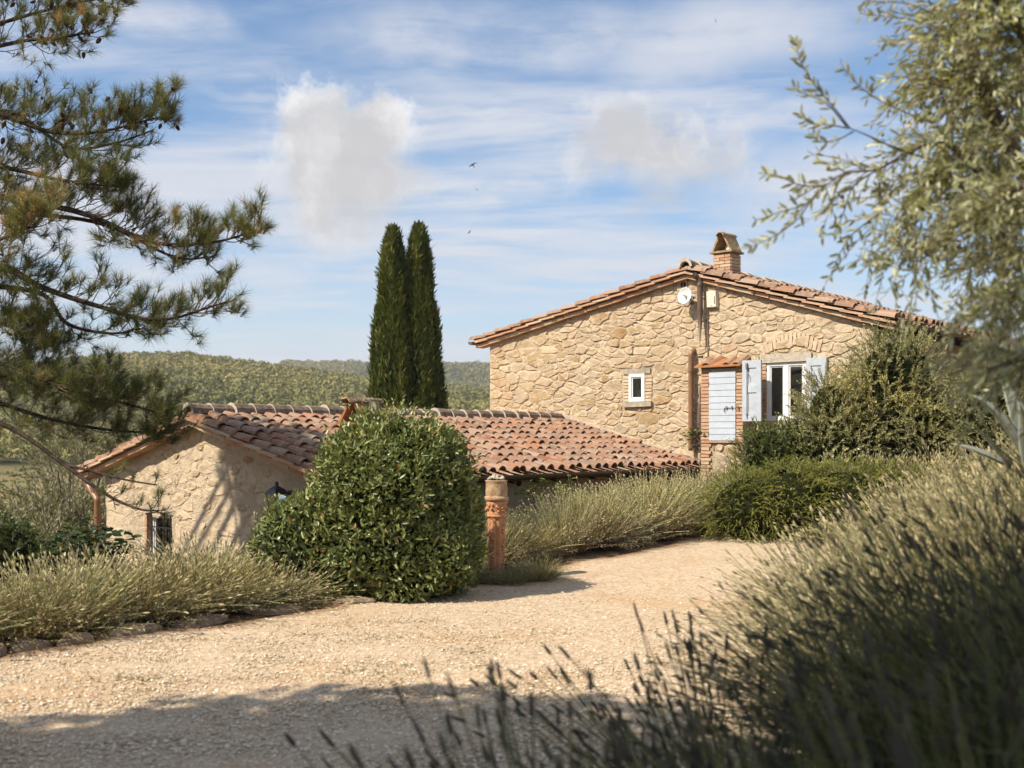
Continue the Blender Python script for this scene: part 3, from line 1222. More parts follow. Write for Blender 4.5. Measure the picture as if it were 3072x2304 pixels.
# ------------------------------------------------------------------ clay tiles
def arc_tile(L=.45, r0=.070, r1=.092, th=.015, seg=6, span=PI * .94, name='roof_tile', mat='roof_tile', rise=1.0):
    an = PI / 2 + np.linspace(span / 2, -span / 2, seg + 1)
    V = []
    for x, r in ((0, r0), (L, r1)):
        for rr in (r, r - th):
            V.append(np.stack([np.full(seg + 1, x), rr * np.cos(an), rr * np.sin(an) * rise], -1))
    V = np.vstack(V)
    n = seg + 1
    j = np.arange(seg)
    o0, i0, o1, i1 = 0, n, 2 * n, 3 * n
    Q = [np.stack([o0 + j, o1 + j, o1 + j + 1, o0 + j + 1], -1), np.stack([i0 + j, i0 + j + 1, i1 + j + 1, i1 + j], -1), np.stack([o1 + j, i1 + j, i1 + j + 1, o1 + j + 1], -1),
         np.stack([o0 + j, o0 + j + 1, i0 + j + 1, i0 + j], -1)]
    Q.append(np.array([[o0, i0, i1, o1], [o0 + seg, o1 + seg, i1 + seg, i0 + seg]]))
    return V, np.vstack(Q)


TILE_V, TILE_Q = arc_tile()
TILES = []
for q in range(4):
    Vq = TILE_V.copy()
    Vq += rng.normal(scale=.0025, size=Vq.shape)
    TILES.append(mesh_np('roof_tile', Vq, TILE_Q, 'roof_tile', {'rnd': np.zeros(len(Vq))}, False))
RV, RQ = arc_tile(L=.42, r0=.110, r1=.150, th=.022, seg=6, rise=1.12)
MRV, MRQ = arc_tile(L=.030, r0=.138, r1=.154, th=.05, seg=6, rise=1.12)
RMORT = mesh_np('ridge_mortar', MRV, MRQ, 'cement', {'rnd': np.zeros(len(MRV))})
RIDGE = mesh_np('ridge_tile', RV, RQ, 'dark_tile', {'rnd': np.zeros(len(RV))})


def slope_frame(xr, zr, xe, ze):
    e = Vector((xe - xr, 0, ze - zr))
    L = e.length
    e.normalize()
    n = Vector((-e.z, 0, e.x)) if e.x > 0 else Vector((e.z, 0, -e.x))
    return e, n, L


def lay_tiles(roof, xr, zr, xe, ze, y0, y1, sp=.25, ex=.355, part=lambda c, r: True, seed=1, lift=.05, stuff_name='more_roof_tiles'):
    g = np.random.default_rng(seed)
    e, n, L = slope_frame(xr, zr, xe, ze)
    rows = int(L / ex) + 1
    cols = int(round((y1 - y0) / sp))
    sp = (y1 - y0) / cols
    rv, rq, rr, k = [], [], [], 0
    sgn = 1 if e.x > 0 else -1
    for c in range(cols + 1):
        jy = g.normal(scale=.008)
        jo = g.normal(scale=.02)
        for r in range(rows):
            s1 = L - r * ex + jo + g.normal(scale=.012)       # lower end
            s0 = s1 - .45
            if s0 < -.08:
                s0 = -.08
            yy = y0 + c * sp + jy + g.normal(scale=.009)
            tilt = g.normal(scale=.02) - .035
            yaw = g.normal(scale=.028)
            ez = (e + n * (-tilt)).normalized()
            side = Vector((0, 1, 0)) * sgn + e * yaw
            side = (side - ez * side.dot(ez)).normalized()
            nz = ez.cross(side)
            O = Vector((xr, yy, zr)) + e * s0 + n * (lift + g.normal(scale=.004) - .012)
            M = Matrix(((ez.x, side.x, nz.x, O.x), (ez.y, side.y, nz.y, O.y), (ez.z, side.z, nz.z, O.z), (0, 0, 0, 1)))
            if part(c, r):
                obj('roof_tile', TILES[int(g.integers(0, 4))], roof, M=M)
            else:
                V = TILE_V @ np.array(M.to_3x3()).T + np.array(O)
                rv.append(V)
                rq.append(TILE_Q + k)
                rr.append(np.full(len(V), g.uniform()))
                k += len(V)
    # channel tiles between the covers
    an = np.linspace(-PI * .42, PI * .42, 6)
    for c in range(cols):
        for r in range(rows):
            s1 = L - r * ex + .05 + g.normal(scale=.015)
            s0 = max(s1 - .45, 0)
            yy = y0 + (c + .5) * sp
            P = []
            for s, w, dz in ((s0, .088, .012), (s1, .074, .032)):
                for a in an:
                    P.append(np.array(Vector((xr, yy + w * math.sin(a), zr)) + e * s + n * (lift + dz - .040 - .045 * math.cos(a))))
            rv.append(np.array(P))
            j = np.arange(5)
            q = np.stack([j, j + 1, 6 + j + 1, 6 + j], -1)
            rq.append((q if sgn > 0 else q[:, ::-1]) + k)
            rr.append(np.full(12, g.uniform()))
            k += 12
    me = mesh_np(stuff_name, np.vstack(rv), np.vstack(rq), 'roof_tile', {'rnd': np.concatenate(rr)})
    obj(stuff_name, me, roof, kind='stuff')


def ridge_tiles(roof, x, z, y0, y1, seed=2, sp=.36):
    g = np.random.default_rng(seed)
    y = y0
    while y < y1 - .2:
        # wide end towards the near gable
        M = Matrix.Translation((x + g.normal(scale=.008), y + .42, z + g.normal(scale=.006))) @ Matrix.Rotation(-PI / 2 + g.normal(scale=.02), 4, 'Z') @ Matrix.Rotation(.045 + g.normal(scale=.012), 4, 'Y')
        obj('ridge_tile', RIDGE, roof, M=M)
        obj('ridge_mortar', RMORT, roof, M=M @ Matrix.Translation((.397, 0, 0)))
        y += sp


def verge(roof, pts, y_face, bricks=True, seed=4, skip=None, th=.30, brick_mat='brick'):
    """stepped edge of a gable roof: a brick course, a course of flat tiles, then round tiles.  pts: eave, ridge, eave (x,z) on the roof top line"""
    g = np.random.default_rng(seed)
    for (a, b) in ((pts[1], pts[0]), (pts[1], pts[2])):
        e = Vector((b[0] - a[0], 0, b[1] - a[1]))
        L = e.length
        e.normalize()
        sgn = 1 if e.x > 0 else -1
        ang = -math.atan2(e.z, e.x)
        up = Vector((0, 0, 1))
        # brick course
        s = 0.0
        while s < L - .05:
            l = min(.285 + g.normal(scale=.012), L - s)
            c = Vector((a[0], y_face - .02, a[1])) + e * (s + l / 2) + up * (-th + .075 + g.normal(scale=.003))
            mb = MB().box((0, 0, 0), (l - .006, .24, .062), rnd=g.uniform(), jit=.003)
            o = mb.build('verge_brick', brick_mat, roof)
            o.matrix_local = Matrix.Translation(c) @ Matrix.Rotation(ang if sgn > 0 else ang, 4, 'Y')
            s += .285
        # flat tiles, each tipped a little so that the row steps
        s = 0.0
        while s < L - .05:
            l = .36
            c = Vector((a[0], y_face - .075, a[1])) + e * min(s + l / 2, L - l / 2 + .02) + up * (-th + .150 + g.normal(scale=.004))
            mb = MB().box((0, 0, 0), (l + .05, .26, .035), rnd=g.uniform(), jit=.004)
            o = mb.build('verge_slab', 'brick', roof)
            o.matrix_local = Matrix.Translation(c) @ Matrix.Rotation(ang + sgn * (-.055), 4, 'Y')
            s += l - .02
        # round tiles
        s = -.04
        while s < L - .1:
            ez = (e + up * .075).normalized()
            side = Vector((0, sgn, 0))
            nz = ez.cross(side)
            O = Vector((a[0], y_face - .10 + g.normal(scale=.012), a[1])) + e * s + up * (-.105 + g.normal(scale=.005))
            M = Matrix(((ez.x, side.x, nz.x, O.x), (ez.y, side.y, nz.y, O.y), (ez.z, side.z, nz.z, O.z), (0, 0, 0, 1)))
            obj('verge_tile', TILES[int(g.integers(0, 4))], roof, M=M)
            s += .355


# ------------------------------------------------------------------ main house
house = thing('stone_house', 'ochre stone farmhouse gable with tiled roof, chimney and white shuttered window', 'house', R0, -TH)
ident = lambda V: np.asarray(V, float)
XL, ZL = -5.371, 3.695
XA, ZA = -.244, 4.685
XR, ZR = 3.523, 3.521


def roof_top(x):
    return ZA + (ZL - ZA) * (XA - x) / (XA - XL) if x < XA else ZA + (ZR - ZA) * (x - XA) / (XR - XA)


wl = hp(1470, 1100)[0]
wr = XR - .38
sw = [hp(1889, 1205), hp(1936, 1121)]
SW = (sw[0][0], sw[1][0], sw[0][1], sw[1][1])
bw = [hp(2300, 1262), hp(2418, 1084)]
BW = (bw[0][0], bw[1][0], bw[0][1], bw[1][1])
cab_l, cab_r = hp(2104, 1300, .28)[0], hp(2229, 1300, .28)[0]
wtop = lambda x: roof_top(x) - .26
gable_wall = wall_sheet('gable_wall', 'mortar', house, (wl, wr), wtop, -.6, [SW, BW], ident, amp=.012)
poly = np.array([[wl + .01, .55], [wr - .01, .0], [wr - .01, wtop(wr) - .0], [XA, wtop(XA)], [wl + .01, wtop(wl)]])
# surrounds of brick and stone keep the rubble away
fx = .16
holes_st = [(SW[0] - fx, SW[1] + fx, SW[2] - .10, SW[3] + .10), (BW[0] - .12, BW[1] + .12, BW[2] - .12, BW[3] + .16), (cab_l + .02, cab_r - .02, -1, hp(2160, 1075, .2)[1]),
            (hp(2037, 860)[0], hp(2066, 860)[0], hp(2050, 872)[1], hp(2050, 842)[1])]
cells = stone_cells(poly, holes_st, 1000, aspect=2.1, seed=8)
lay_stones(gable_wall, cells, .006, .020, lambda x, z: .38 + .34 * float(sstep(-1.2, .6, x)), ident)
# other walls
mbw = MB()
mbw.b2((wl, .05, -.6), (wl + .4, 8, ZL - .2))
mbw.b2((wr - .4, .05, -.6), (wr - .003, 8, ZR - .18))
mbw.b2((wl, 7.6, -.6), (wr - .4, 8, ZR - .2))
mbw.build('rear_wall', 'mortar', house)
# dark room behind the openings
MB().b2((SW[0] - .5, .9, SW[2] - .4), (BW[1] + .5, .95, BW[3] + .3)).build('room_partition', 'curtain', house)

# roof
deck = MB()
y_v = -.03
for (x0, z0, x1, z1) in ((XA, ZA, XL, ZL), (XA, ZA, XR, ZR)):
    e, n, L = slope_frame(x0, z0, x1, z1)
    a = np.array([x0, 0, z0 - .10])
    b = np.array([x1, 0, z1 - .10])
    P = []
    for y in (y_v + .02, 8.3):
        for p, dz in ((a, 0), (b, 0), (b, -.10), (a, -.10)):
            P.append(p + np.array([0, y, dz]))
    deck.add(P, [[0, 1, 2, 3], [7, 6, 5, 4], [0, 4, 5, 1], [3, 2, 6, 7], [1, 5, 6, 2]])
roof = deck.build('roof', 'dark_timber', house)
lay_tiles(roof, XA, ZA - .10, XR, ZR - .10, .02, 8.1, part=lambda c, r: c < 10, seed=21)
lay_tiles(roof, XA, ZA - .10, XL, ZL - .10, .15, 8.1, part=lambda c, r: False, seed=22, stuff_name='far_slope_tiles')
verge(roof, ((XL, ZL), (XA, ZA), (XR, ZR)), y_v + .055, th=.30)
ridge_tiles(roof, XA, ZA - .06, -.17, 8.0)
# eave on the right: rafter ends and gutter
ev = MB()
for k in range(14):
    y = .12 + k * .6
    ev.box((XR - .30, y, ZR - .27 + .09), (.62, .08, .10), M=Matrix.Rotation(math.atan(.309), 4, 'Y'))
ev.build('rafter', 'dark_timber', house)


def gutter(parent, x, z, y0, y1, r=.065, mat='brown_pipe', name='gutter'):
    an = np.linspace(PI, 2 * PI, 8)
    V = []
    for y in (y0, y1):
        for rr in (r, r - .006):
            V.append(np.stack([x + rr * np.cos(an), np.full(8, y), z + rr * np.sin(an)], -1))
    V = np.vstack(V)
    j = np.arange(7)
    Q = np.vstack([np.stack([j, j + 1, 17 + j - 0, 16 + j], -1), np.stack([8 + j + 1, 8 + j, 24 + j, 24 + j + 1], -1), np.stack([j + 1, j, 8 + j, 9 + j], -1), [[0, 16, 24, 8], [7, 15, 31, 23]]])
    MB().add(V, Q).build(name, mat, parent)


gutter(house, XR + .05, ZR - .13, -.22, 8.1)
gutter(house, XL - .04, ZL - .13, -.25, 8.1)
MB().add([[XL - .105, -.252, ZL - .13], [XL + .025, -.252, ZL - .13], [XL + .01, -.252, ZL - .17], [XL - .04, -.252, ZL - .195], [XL - .09, -.252, ZL - .17]], None, [[0, 4, 3], [0, 3, 2], [0, 2, 1]]).build('gutter_end', 'brown_pipe', house)

# chimney
cx0, cz_top = hp(2140, 762, -.35)
cx1 = hp(2192, 762, -.35)[0]
cw = cx1 - cx0
cd = .36
ch = thing('chimney', None, None)
ch.parent = house
ch.location = ((cx0 + cx1) / 2, .35 + cd / 2, 0)
MB().b2((-cw / 2 + .012, -cd / 2 + .012, roof_top(cx0) - .4), (cw / 2 - .012, cd / 2 - .012, cz_top - .005)).build('shaft', 'mortar', ch)
zb = roof_top(cx1) - .32
row = 0
g_ = np.random.default_rng(5)
while zb < cz_top - .03:
    h = .058
    for side, (L_, along) in enumerate(((cw, 0), (cd, 1), (cw, 0), (cd, 1))):
        s = -L_ / 2 + (0 if (row + side) % 2 else .012)
        first = .235 if (row % 2) else .12
        while s < L_ / 2 - .03:
            l = min(first, L_ / 2 - s)
            first = .235
            m = s + l / 2
            t_ = .012
            if side == 0:
                c, sz = (m, -cd / 2 + .004, zb + h / 2), (l - .01, .03, h - .01)
            elif side == 2:
                c, sz = (m, cd / 2 - .004, zb + h / 2), (l - .01, .03, h - .01)
            elif side == 1:
                c, sz = (cw / 2 - .004, m, zb + h / 2), (.03, l - .01, h - .01)
            else:
                c, sz = (-cw / 2 + .004, m, zb + h / 2), (.03, l - .01, h - .01)
            if side in (0, 1, 3):
                MB().box(c, sz, rnd=g_.uniform(), jit=.0025).build('brick', 'brick', ch)
            s += l
    zb += h
    row += 1
MB().box((0, 0, cz_top + .017), (cw + .10, cd + .10, .034), jit=.004).build('ledge', 'lichen_slab', ch)
hz = cz_top + .034
hh = hp(2150, 697, -.35)[1] - hz - .02
for s in (-1, 1):
    b = Vector((s * (cw / 2 + .005), 0, hz))
    tp = Vector((s * .022, 0, hz + hh))
    mid = (b + tp) / 2
    d = tp - b
    an = math.atan2(d.x, d.z)
    MB().box((0, 0, 0), (.034, cd + .06, d.length), jit=.005).build('hood_slab', 'lichen_slab', ch, M=Matrix.Translation(mid) @ Matrix.Rotation(an, 4, 'Y'))
capv, capq = arc_tile(L=cd + .16, r0=.075, r1=.085, th=.016, seg=6)
MB().add(capv, capq).build('cap_tile', 'lichen_slab', ch, M=Matrix.Translation((0, cd / 2 + .07, hz + hh - .045)) @ Matrix.Rotation(-PI / 2, 4, 'Z') @ Matrix.Rotation(.06, 4, 'Y'))
MB().lathe([(.085, 0), (.088, .06), (.070, .12), (.045, .16), (.03, .20), (.012, .23)], 12, (.05, .02, hz)).build('flue_pot', 'white_pot', ch, smooth=True)


# ---- small window
def window(parent, W, y, name, cols=1, fr=.055, mat='window_paint', curtain=False):
    x0, x1, z0, z1 = W
    w = obj(name, None, parent)
    w.empty_display_size = .1
    m = MB()
    m.b2((x0, y - .03, z0), (x0 + fr, y + .03, z1))
    m.b2((x1 - fr, y - .03, z0), (x1, y + .03, z1))
    m.b2((x0 + fr, y - .029, z1 - fr), (x1 - fr, y + .029, z1))
    m.b2((x0 + fr, y - .029, z0), (x1 - fr, y + .029, z0 + fr))
    for c in range(1, cols):
        xm = x0 + (x1 - x0) * c / cols
        m.b2((xm - fr * .8, y - .031, z0 + fr), (xm + fr * .8, y + .028, z1 - fr))
    m.build('frame', mat, w)
    m = MB()
    i = fr
    for c in range(cols):
        a = x0 + (x1 - x0) * c / cols + (fr if c == 0 else fr * .8)
        b = x0 + (x1 - x0) * (c + 1) / cols - (fr if c == cols - 1 else fr * .8)
        q = fr * .45
        m.b2((a, y - .012, z0 + i), (a + q, y + .018, z1 - i)).b2((b - q, y - .012, z0 + i), (b, y + .018, z1 - i))
        m.b2((a + q, y - .011, z1 - i - q), (b - q, y + .017, z1 - i)).b2((a + q, y - .011, z0 + i), (b - q, y + .017, z0 + i + q))
        MB().b2((a + q, y, z0 + i + q), (b - q, y + .006, z1 - i - q)).build('pane', 'glass', w)
    m.build('sash', mat, w)
    return w


w1 = window(house, SW, -.005, 'small_window')
MB().b2((SW[0] + .05, .10, SW[2] + .05), (SW[1] - .05, .11, SW[3] - .30)).build('curtain', 'curtain', w1)
w2 = window(house, BW, .03, 'large_window', cols=2, fr=.055)
gb = np.random.default_rng(9)
for (W, lin, sil) in ((SW, .095, .10),):
    MB().box(((W[0] + W[1]) / 2, .03, W[3] + lin / 2 + .004), (W[1] - W[0] + .26, .12, lin), jit=.008).build('lintel', 'grey_stone', house)
    MB().box(((W[0] + W[1]) / 2 + .02, .02, W[2] - sil / 2 - .003), (W[1] - W[0] + .28, .16, sil), jit=.008).build('sill', 'grey_stone', house)
MB().box(((BW[0] + BW[1]) / 2, .02, BW[3] + .075), (BW[1] - BW[0] + .22, .12, .14), jit=.006).build('lintel', 'cement', house)


def jamb(parent, xa, xb, z0, z1, y0=-.018, y1=.1, h=.062, gap=.013, toothed=True, seed=0, mat='brick'):
    g = np.random.default_rng(seed)
    z = z0
    k = 0
    left = True
    while z < z1 - .02:
        hh = min(h, z1 - z)
        e = (.05 if (k // 2) % 2 else 0) * (1 if toothed else 0)
        MB().b2((xa - e * 0 + g.normal(scale=.003), y0 + g.normal(scale=.003), z), (xb + g.normal(scale=.003), y1, z + hh - gap), rnd=g.uniform(), jit=.003).build('brick', mat, parent)
        z += hh
        k += 1


jamb(house, SW[0] - .14, SW[0] - .004, SW[2], SW[3], seed=1, mat='worn_brick')
jamb(house, SW[1] + .004, SW[1] + .15, SW[2], SW[3], seed=2, mat='worn_brick')
jamb(house, BW[0] - .10, BW[0] - .004, BW[2], BW[3], seed=3)
jamb(house, BW[1] + .004, BW[1] + .10, BW[2], BW[3], seed=4)
# flat relieving arch of bricks on edge above the large window
ax0, az0 = hp(2290, 1050)
ax1, az1 = hp(2460, 1040)
for k in range(15):
    f = k / 14
    x = ax0 + (ax1 - ax0) * f
    z = az0 + .15 * math.sin(f * PI) - .02
    MB().box((0, 0, 0), (.056, .04, .20), rnd=gb.uniform(), jit=.005).build('arch_brick', 'worn_brick', house, M=Matrix.Translation((x, -.006, z + .03)) @ Matrix.Rotation((f - .5) * .5, 4, 'Y'))


# ---- shutters
def shutter(parent, x0, x1, z0, z1, y, latch=True):
    s = obj('shutter', None, parent)
    s.location = (x0, y, 0)
    s.empty_display_size = .1
    w = x1 - x0
    st = .085
    m = MB()
    m.b2((0, -.022, z0), (st, .022, z1)).b2((w - st, -.022, z0), (w, .022, z1))
    zm = z0 + (z1 - z0) * .47
    for a, b in ((z0, z0 + .14), (zm, zm + .13), (z1 - .13, z1)):
        m.b2((st, -.021, a), (w - st, .021, b))
    m.build('frame', 'shutter_paint', s)
    for a, b in ((z0 + .14, zm), (zm + .13, z1 - .13)):
        MB().b2((st, -.006, a), (w - st, .006, b)).build('panel', 'shutter_paint', s)
    if latch:
        m = MB()
        xb = w * .27
        m.tube([(xb, -.034, z0 + .05), (xb, -.034, z1 - .05)], .0065, 6)
        for zz in (z0 + .12, zm + .42, z1 - .1):
            m.box((xb, -.03, zz), (.04, .014, .022))
        m.box((xb, -.042, zm + .45), (.03, .025, .10))
        m.tube([(xb, -.05, zm + .36), (xb + .035, -.055, zm + .30), (xb + .03, -.055, zm + .24)], .007, 6)
        m.build('latch_rod', 'iron_bolt', s)
    return s


s0 = hp(2228, 1264, .33)
s1 = hp(2284, 1079, .33)
shutter(house, s0[0], s1[0], s0[1], s1[1], -.325)
t0 = hp(2410, 1262, .06)
t1 = hp(2466, 1072, .06)
shutter(house, t0[0] + .06, t1[0] + .08, t0[1], t1[1], -.05, latch=False)


# ---- pipes on the gable
def pipe(parent, name, pts, r, mat, bands=(), n=12, hollow=False):
    p = MB().tube(pts, r, n).build(name, mat, parent, smooth=True)
    for (x, y, z) in bands:
        MB().lathe([(r + .006, -.018), (r + .008, 0), (r + .006, .018)], 14, (x, y, z)).build('pipe_band', mat, p)
    return p


px0, pz1 = hp(2100, 830, .14)
_, pz0 = hp(2100, 1345, .14)
dp = pipe(house, 'downpipe', smooth_path([(px0 + .10, -.06, pz0 - .20), (px0 + .07, -.10, pz0 - .10), (px0, -.14, pz0 + .02), (px0, -.14, pz0 + .3), (px0, -.14, pz1 - .35), (px0, -.14, pz1 - .12), (px0 - .025, -.16, pz1 - .03), (px0 - .07, -.24, pz1 + .03)], 34), .052, 'brown_pipe',
          [(px0, -.14, pz1 - .16), (px0, -.14, (pz0 + pz1) / 2 + .1), (px0, -.14, pz0 + .45)])
MB().lathe([(.048, 0), (.0, .001)], 14).build('pipe_mouth', 'dark_hole', dp, M=Matrix.Translation((px0 - .0735, -.2455, pz1 + .0343)) @ Vector((-.045, -.08, .06)).to_track_quat('Z', 'Y').to_matrix().to_4x4())
qx, qz1 = hp(2073, 1050, .11)
_, qz0 = hp(2073, 1352, .11)
pipe(house, 'copper_downpipe', smooth_path([(qx, -.11, qz0), (qx, -.11, qz0 + .4), (qx, -.11, qz1 - .25), (qx, -.11, qz1 - .10), (qx + .005, -.08, qz1 - .03), (qx + .01, -.0, qz1)], 26), .048, 'copper_pipe',
     [(qx, -.11, qz1 - .38), (qx, -.11, qz0 + .35)])
# vent with plate
vx, vz = hp(2052, 855)
v_ = MB().b2((vx - .13, -.022, vz - .10), (vx + .075, .01, vz + .075), jit=.004).build('vent_plate', 'cement', house)
MB().lathe([(.058, 0), (0, .0005)], 18).build('vent_hole', 'dark_hole', v_, M=Matrix.Translation((vx, -.027, vz)) @ Matrix.Rotation(PI / 2, 4, 'X'))
MB().b2((vx - .004, -.031, vz - .055), (vx + .004, -.028, vz + .055)).build('vent_bar', 'cement', v_)
# strip of cement where the low roof meets the gable
fa, fb = hp(1690, 1252, .05), hp(2092, 1389, .05)
d_ = Vector((fb[0] - fa[0], 0, fb[1] - fa[1]))
MB().box((0, 0, 0), (d_.length, .12, .10), jit=.006).build('flashing', 'cement', house, M=Matrix.Translation(((fa[0] + fb[0]) / 2, -.04, (fa[1] + fb[1]) / 2 + .01)) @ Matrix.Rotation(-math.atan2(d_.z, d_.x), 4, 'Y'))


# ---- dish, box, cable
def on_house(o, lx, ly, z):
    o.location = to_world(lx, ly, z)
    o.rotation_euler = (0, 0, -TH)
    return o


dx, dz = hp(2057, 888, .22)
dish = on_house(thing('satellite_dish', 'small white round dish antenna mounted on the gable beside the brown downpipe', 'antenna'), dx, 0, dz)
prof = [(.145 * f, .055 * f * f) for f in np.linspace(0.02, 1, 8)]
prof2 = prof + [(.149, .056), (.147, .046)] + [(.145 * f, .055 * f * f - .009) for f in np.linspace(.94, .02, 6)]
face = Matrix.Translation((0, -.20, 0)) @ Vector((-.10, -1, .12)).to_track_quat('Z', 'Y').to_matrix().to_4x4()
MB().lathe(prof2, 28).build('reflector', 'white_plastic', dish, smooth=True, M=face)
MB().lathe([(.03, 0.0), (.032, .03), (.018, .04), (.016, .075), (.028, .08), (.022, .1), (.003, .102)], 12).build('feed', 'cream_plastic', dish, smooth=True, M=face)
MB().tube([(0, -.19, -.005), (0, -.10, -.03), (0, -.03, -.06)], .014, 8).b2((-.04, -.035, -.12), (.04, -.003, .02)).build('bracket', 'iron_bolt', dish)

bx0, bz1 = hp(2121, 874, .06)
bx1, bz0 = hp(2152, 921, .06)
alarm = on_house(thing('alarm_box', 'cream plastic alarm box fixed high on the gable right of the downpipe', 'box'), (bx0 + bx1) / 2, 0, (bz0 + bz1) / 2)
w_, h_ = (bx1 - bx0), (bz1 - bz0)
m = MB()
m.add([[-w_ / 2, -.03, -h_ / 2], [w_ / 2, -.03, -h_ / 2], [w_ / 2, -.03, h_ / 2], [-w_ / 2, -.03, h_ / 2], [-w_ / 2 * .9, -.085, -h_ / 2 * .94], [w_ / 2 * .86, -.085, -h_ / 2 * .94], [w_ / 2 * .86, -.10, h_ / 2 * .94], [-w_ / 2 * .9, -.10, h_ / 2 * .94]],
      [[4, 5, 6, 7], [0, 1, 5, 4], [1, 2, 6, 5], [2, 3, 7, 6], [3, 0, 4, 7]])
m.build('cover', 'cream_plastic', alarm)
MB().b2((-w_ / 2 - .004, -.03, -h_ / 2 - .004), (w_ / 2 + .004, -.004, h_ / 2 + .004)).build('back_plate', 'cream_plastic', alarm)
MB().b2((w_ * .30, -.098, -h_ * .3), (w_ * .34, -.09, h_ * .15)).build('slot', 'dark_hole', alarm)
MB().lathe([(.008, 0), (0, .002)], 8).build('screw', 'dark_hole', alarm, M=Matrix.Translation((-.0, -.0885, -h_ * .40)) @ Matrix.Rotation(PI / 2, 4, 'X'))
k0 = hp(2124, 921, .02)
k1 = hp(2125, 1078, .02)
MB().tube([(k0[0], -.035, k0[1] + .02), (k0[0], -.035, (k0[1] + k1[1]) / 2), (k1[0], -.035, k1[1])], .011, 6).build('cable', 'cable_cover', house)

# ---- meter cabinet: a narrow brick box with a plank door under a little tiled canopy
cab = thing('meter_cabinet', 'narrow brick cabinet with white plank door and small tiled canopy against the gable', 'cabinet', R0, -TH)
cy = -.28
d0 = hp(2126, 1322, .30)
d1 = hp(2207, 1112, .30)
ctop = hp(2160, 1100, .28)[1]
cbot = .1
body = MB()
body.b2((cab_l, cy + .012, cbot), (d0[0] - .0, -.01, ctop)).b2((d1[0], cy + .013, cbot), (cab_r, -.011, ctop)).b2((d0[0], cy + .012, d1[1]), (d1[0], -.012, ctop)).b2((d0[0], cy + .03, cbot), (d1[0], -.012, d0[1]))
body.b2((d0[0], -.08, d0[1]), (d1[0], -.013, d1[1]))
body.build('core', 'mortar', cab)
for seed, (a, b) in enumerate(((cab_l - .004, d0[0] - .004), (d1[0] + .004, cab_r))):
    g = np.random.default_rng(40 + seed)
    z = cbot
    k = 0
    while z < ctop - .02:
        ext = .035 if (seed == 0 and k % 2 and z < d0[1] - .08) else 0
        MB().b2((a + g.normal(scale=.002), cy - .006 + g.normal(scale=.004), z), (b + ext, cy + .10, z + .048), rnd=g.uniform(), jit=.003).build('brick', 'brick', cab)
        if seed == 0:
            MB().b2((a, cy + .11, z), (a + .05, -.015, z + .048), rnd=g.uniform(), jit=.003).build('brick', 'brick', cab)
        z += .062
        k += 1
cells = stone_cells(np.array([[d0[0] + .04, cbot], [d1[0], cbot], [d1[0], d0[1] - .04], [d0[0] + .04, d0[1] - .04]]), [], 14, aspect=1.4, seed=12)
lay_stones(cab, cells, .012, .02, lambda x, z: .35, lambda V: np.asarray(V, float) + (np.array([0, cy + .02, 0]) if len(V) == 1 else np.zeros(3)), seed=6)
MB().b2((d0[0] - .01, cy - .02, d0[1] - .035), (d1[0] + .01, cy + .06, d0[1] - .004)).build('sill', 'brick', cab)
MB().b2((cab_l, cy - .004, d1[1] + .055), (cab_r, cy + .06, d1[1] + .105), jit=.004).build('lintel', 'dark_timber', cab)
door = obj('door', None, cab)
door.location = (d0[0], cy, d0[1])
npl = 11
dw, dh = d1[0] - d0[0], d1[1] - d0[1]
for k in range(npl):
    g = np.random.default_rng(70 + k)
    MB().b2((.006, -.022 + g.normal(scale=.0015), k * dh / npl + .0035), (dw - .006, .012, (k + 1) * dh / npl - .0035), jit=.0012).build('plank', 'door_paint', door)
MB().b2((.004, .012, 0), (dw - .004, .02, dh)).build('door_back', 'shutter_paint', door)
bt = MB()
bzz = dh * .475
bt.tube([(dw * .60, -.04, bzz - .07), (dw * .60, -.042, bzz - .005), (dw * .63, -.042, bzz), (dw + .08, -.042, bzz)], .008, 8)
for xx in (dw * .68, dw * .88, dw + .05):
    bt.box((xx, -.034, bzz), (.02, .024, .05))
bt.build('bolt', 'iron_bolt', door)
hg = MB()
for zz in (.10, .82):
    hg.tube([(0, -.026, zz * dh - .035), (0, -.026, zz * dh + .035)], .008, 6)
hg.build('hinge', 'iron_bolt', door)
# canopy
cz = hp(2160, 1096, .34)[1]
czb = hp(2170, 1066, .05)[1]
MB().add([[cab_l - .09, -.38, cz - .005], [cab_r + .0, -.38, cz - .005], [cab_r + .0, -.0, czb - .04], [cab_l - .02, -.0, czb - .04], [cab_l - .09, -.38, cz - .03], [cab_r, -.38, cz - .03], [cab_r, 0, czb - .08], [cab_l - .02, 0, czb - .08]],
         [[0, 1, 2, 3], [7, 6, 5, 4], [0, 4, 5, 1], [1, 5, 6, 2], [3, 7, 4, 0]]).build('canopy_slab', 'rust_tile', cab)
g = np.random.default_rng(3)
for k in range(4):
    xx = cab_l + .02 + k * (cab_r - cab_l - .0) / 3.4
    e = Vector((0, -.38, cz - czb + .02)).normalized()
    side = Vector((1, 0, 0))
    nz = e.cross(side)
    if nz.z < 0:
        side = -side
        nz = -nz
    O = Vector((xx, .02, czb - .055))
    M = Matrix(((e.x, side.x, nz.x, O.x), (e.y, side.y, nz.y, O.y), (e.z, side.z, nz.z, O.z), (0, 0, 0, 1))) @ Matrix.Scale(.88, 4) @ Matrix.Rotation(g.normal(scale=.12), 4, 'Z')
    obj('canopy_tile', TILES[k % 4], cab, M=M)

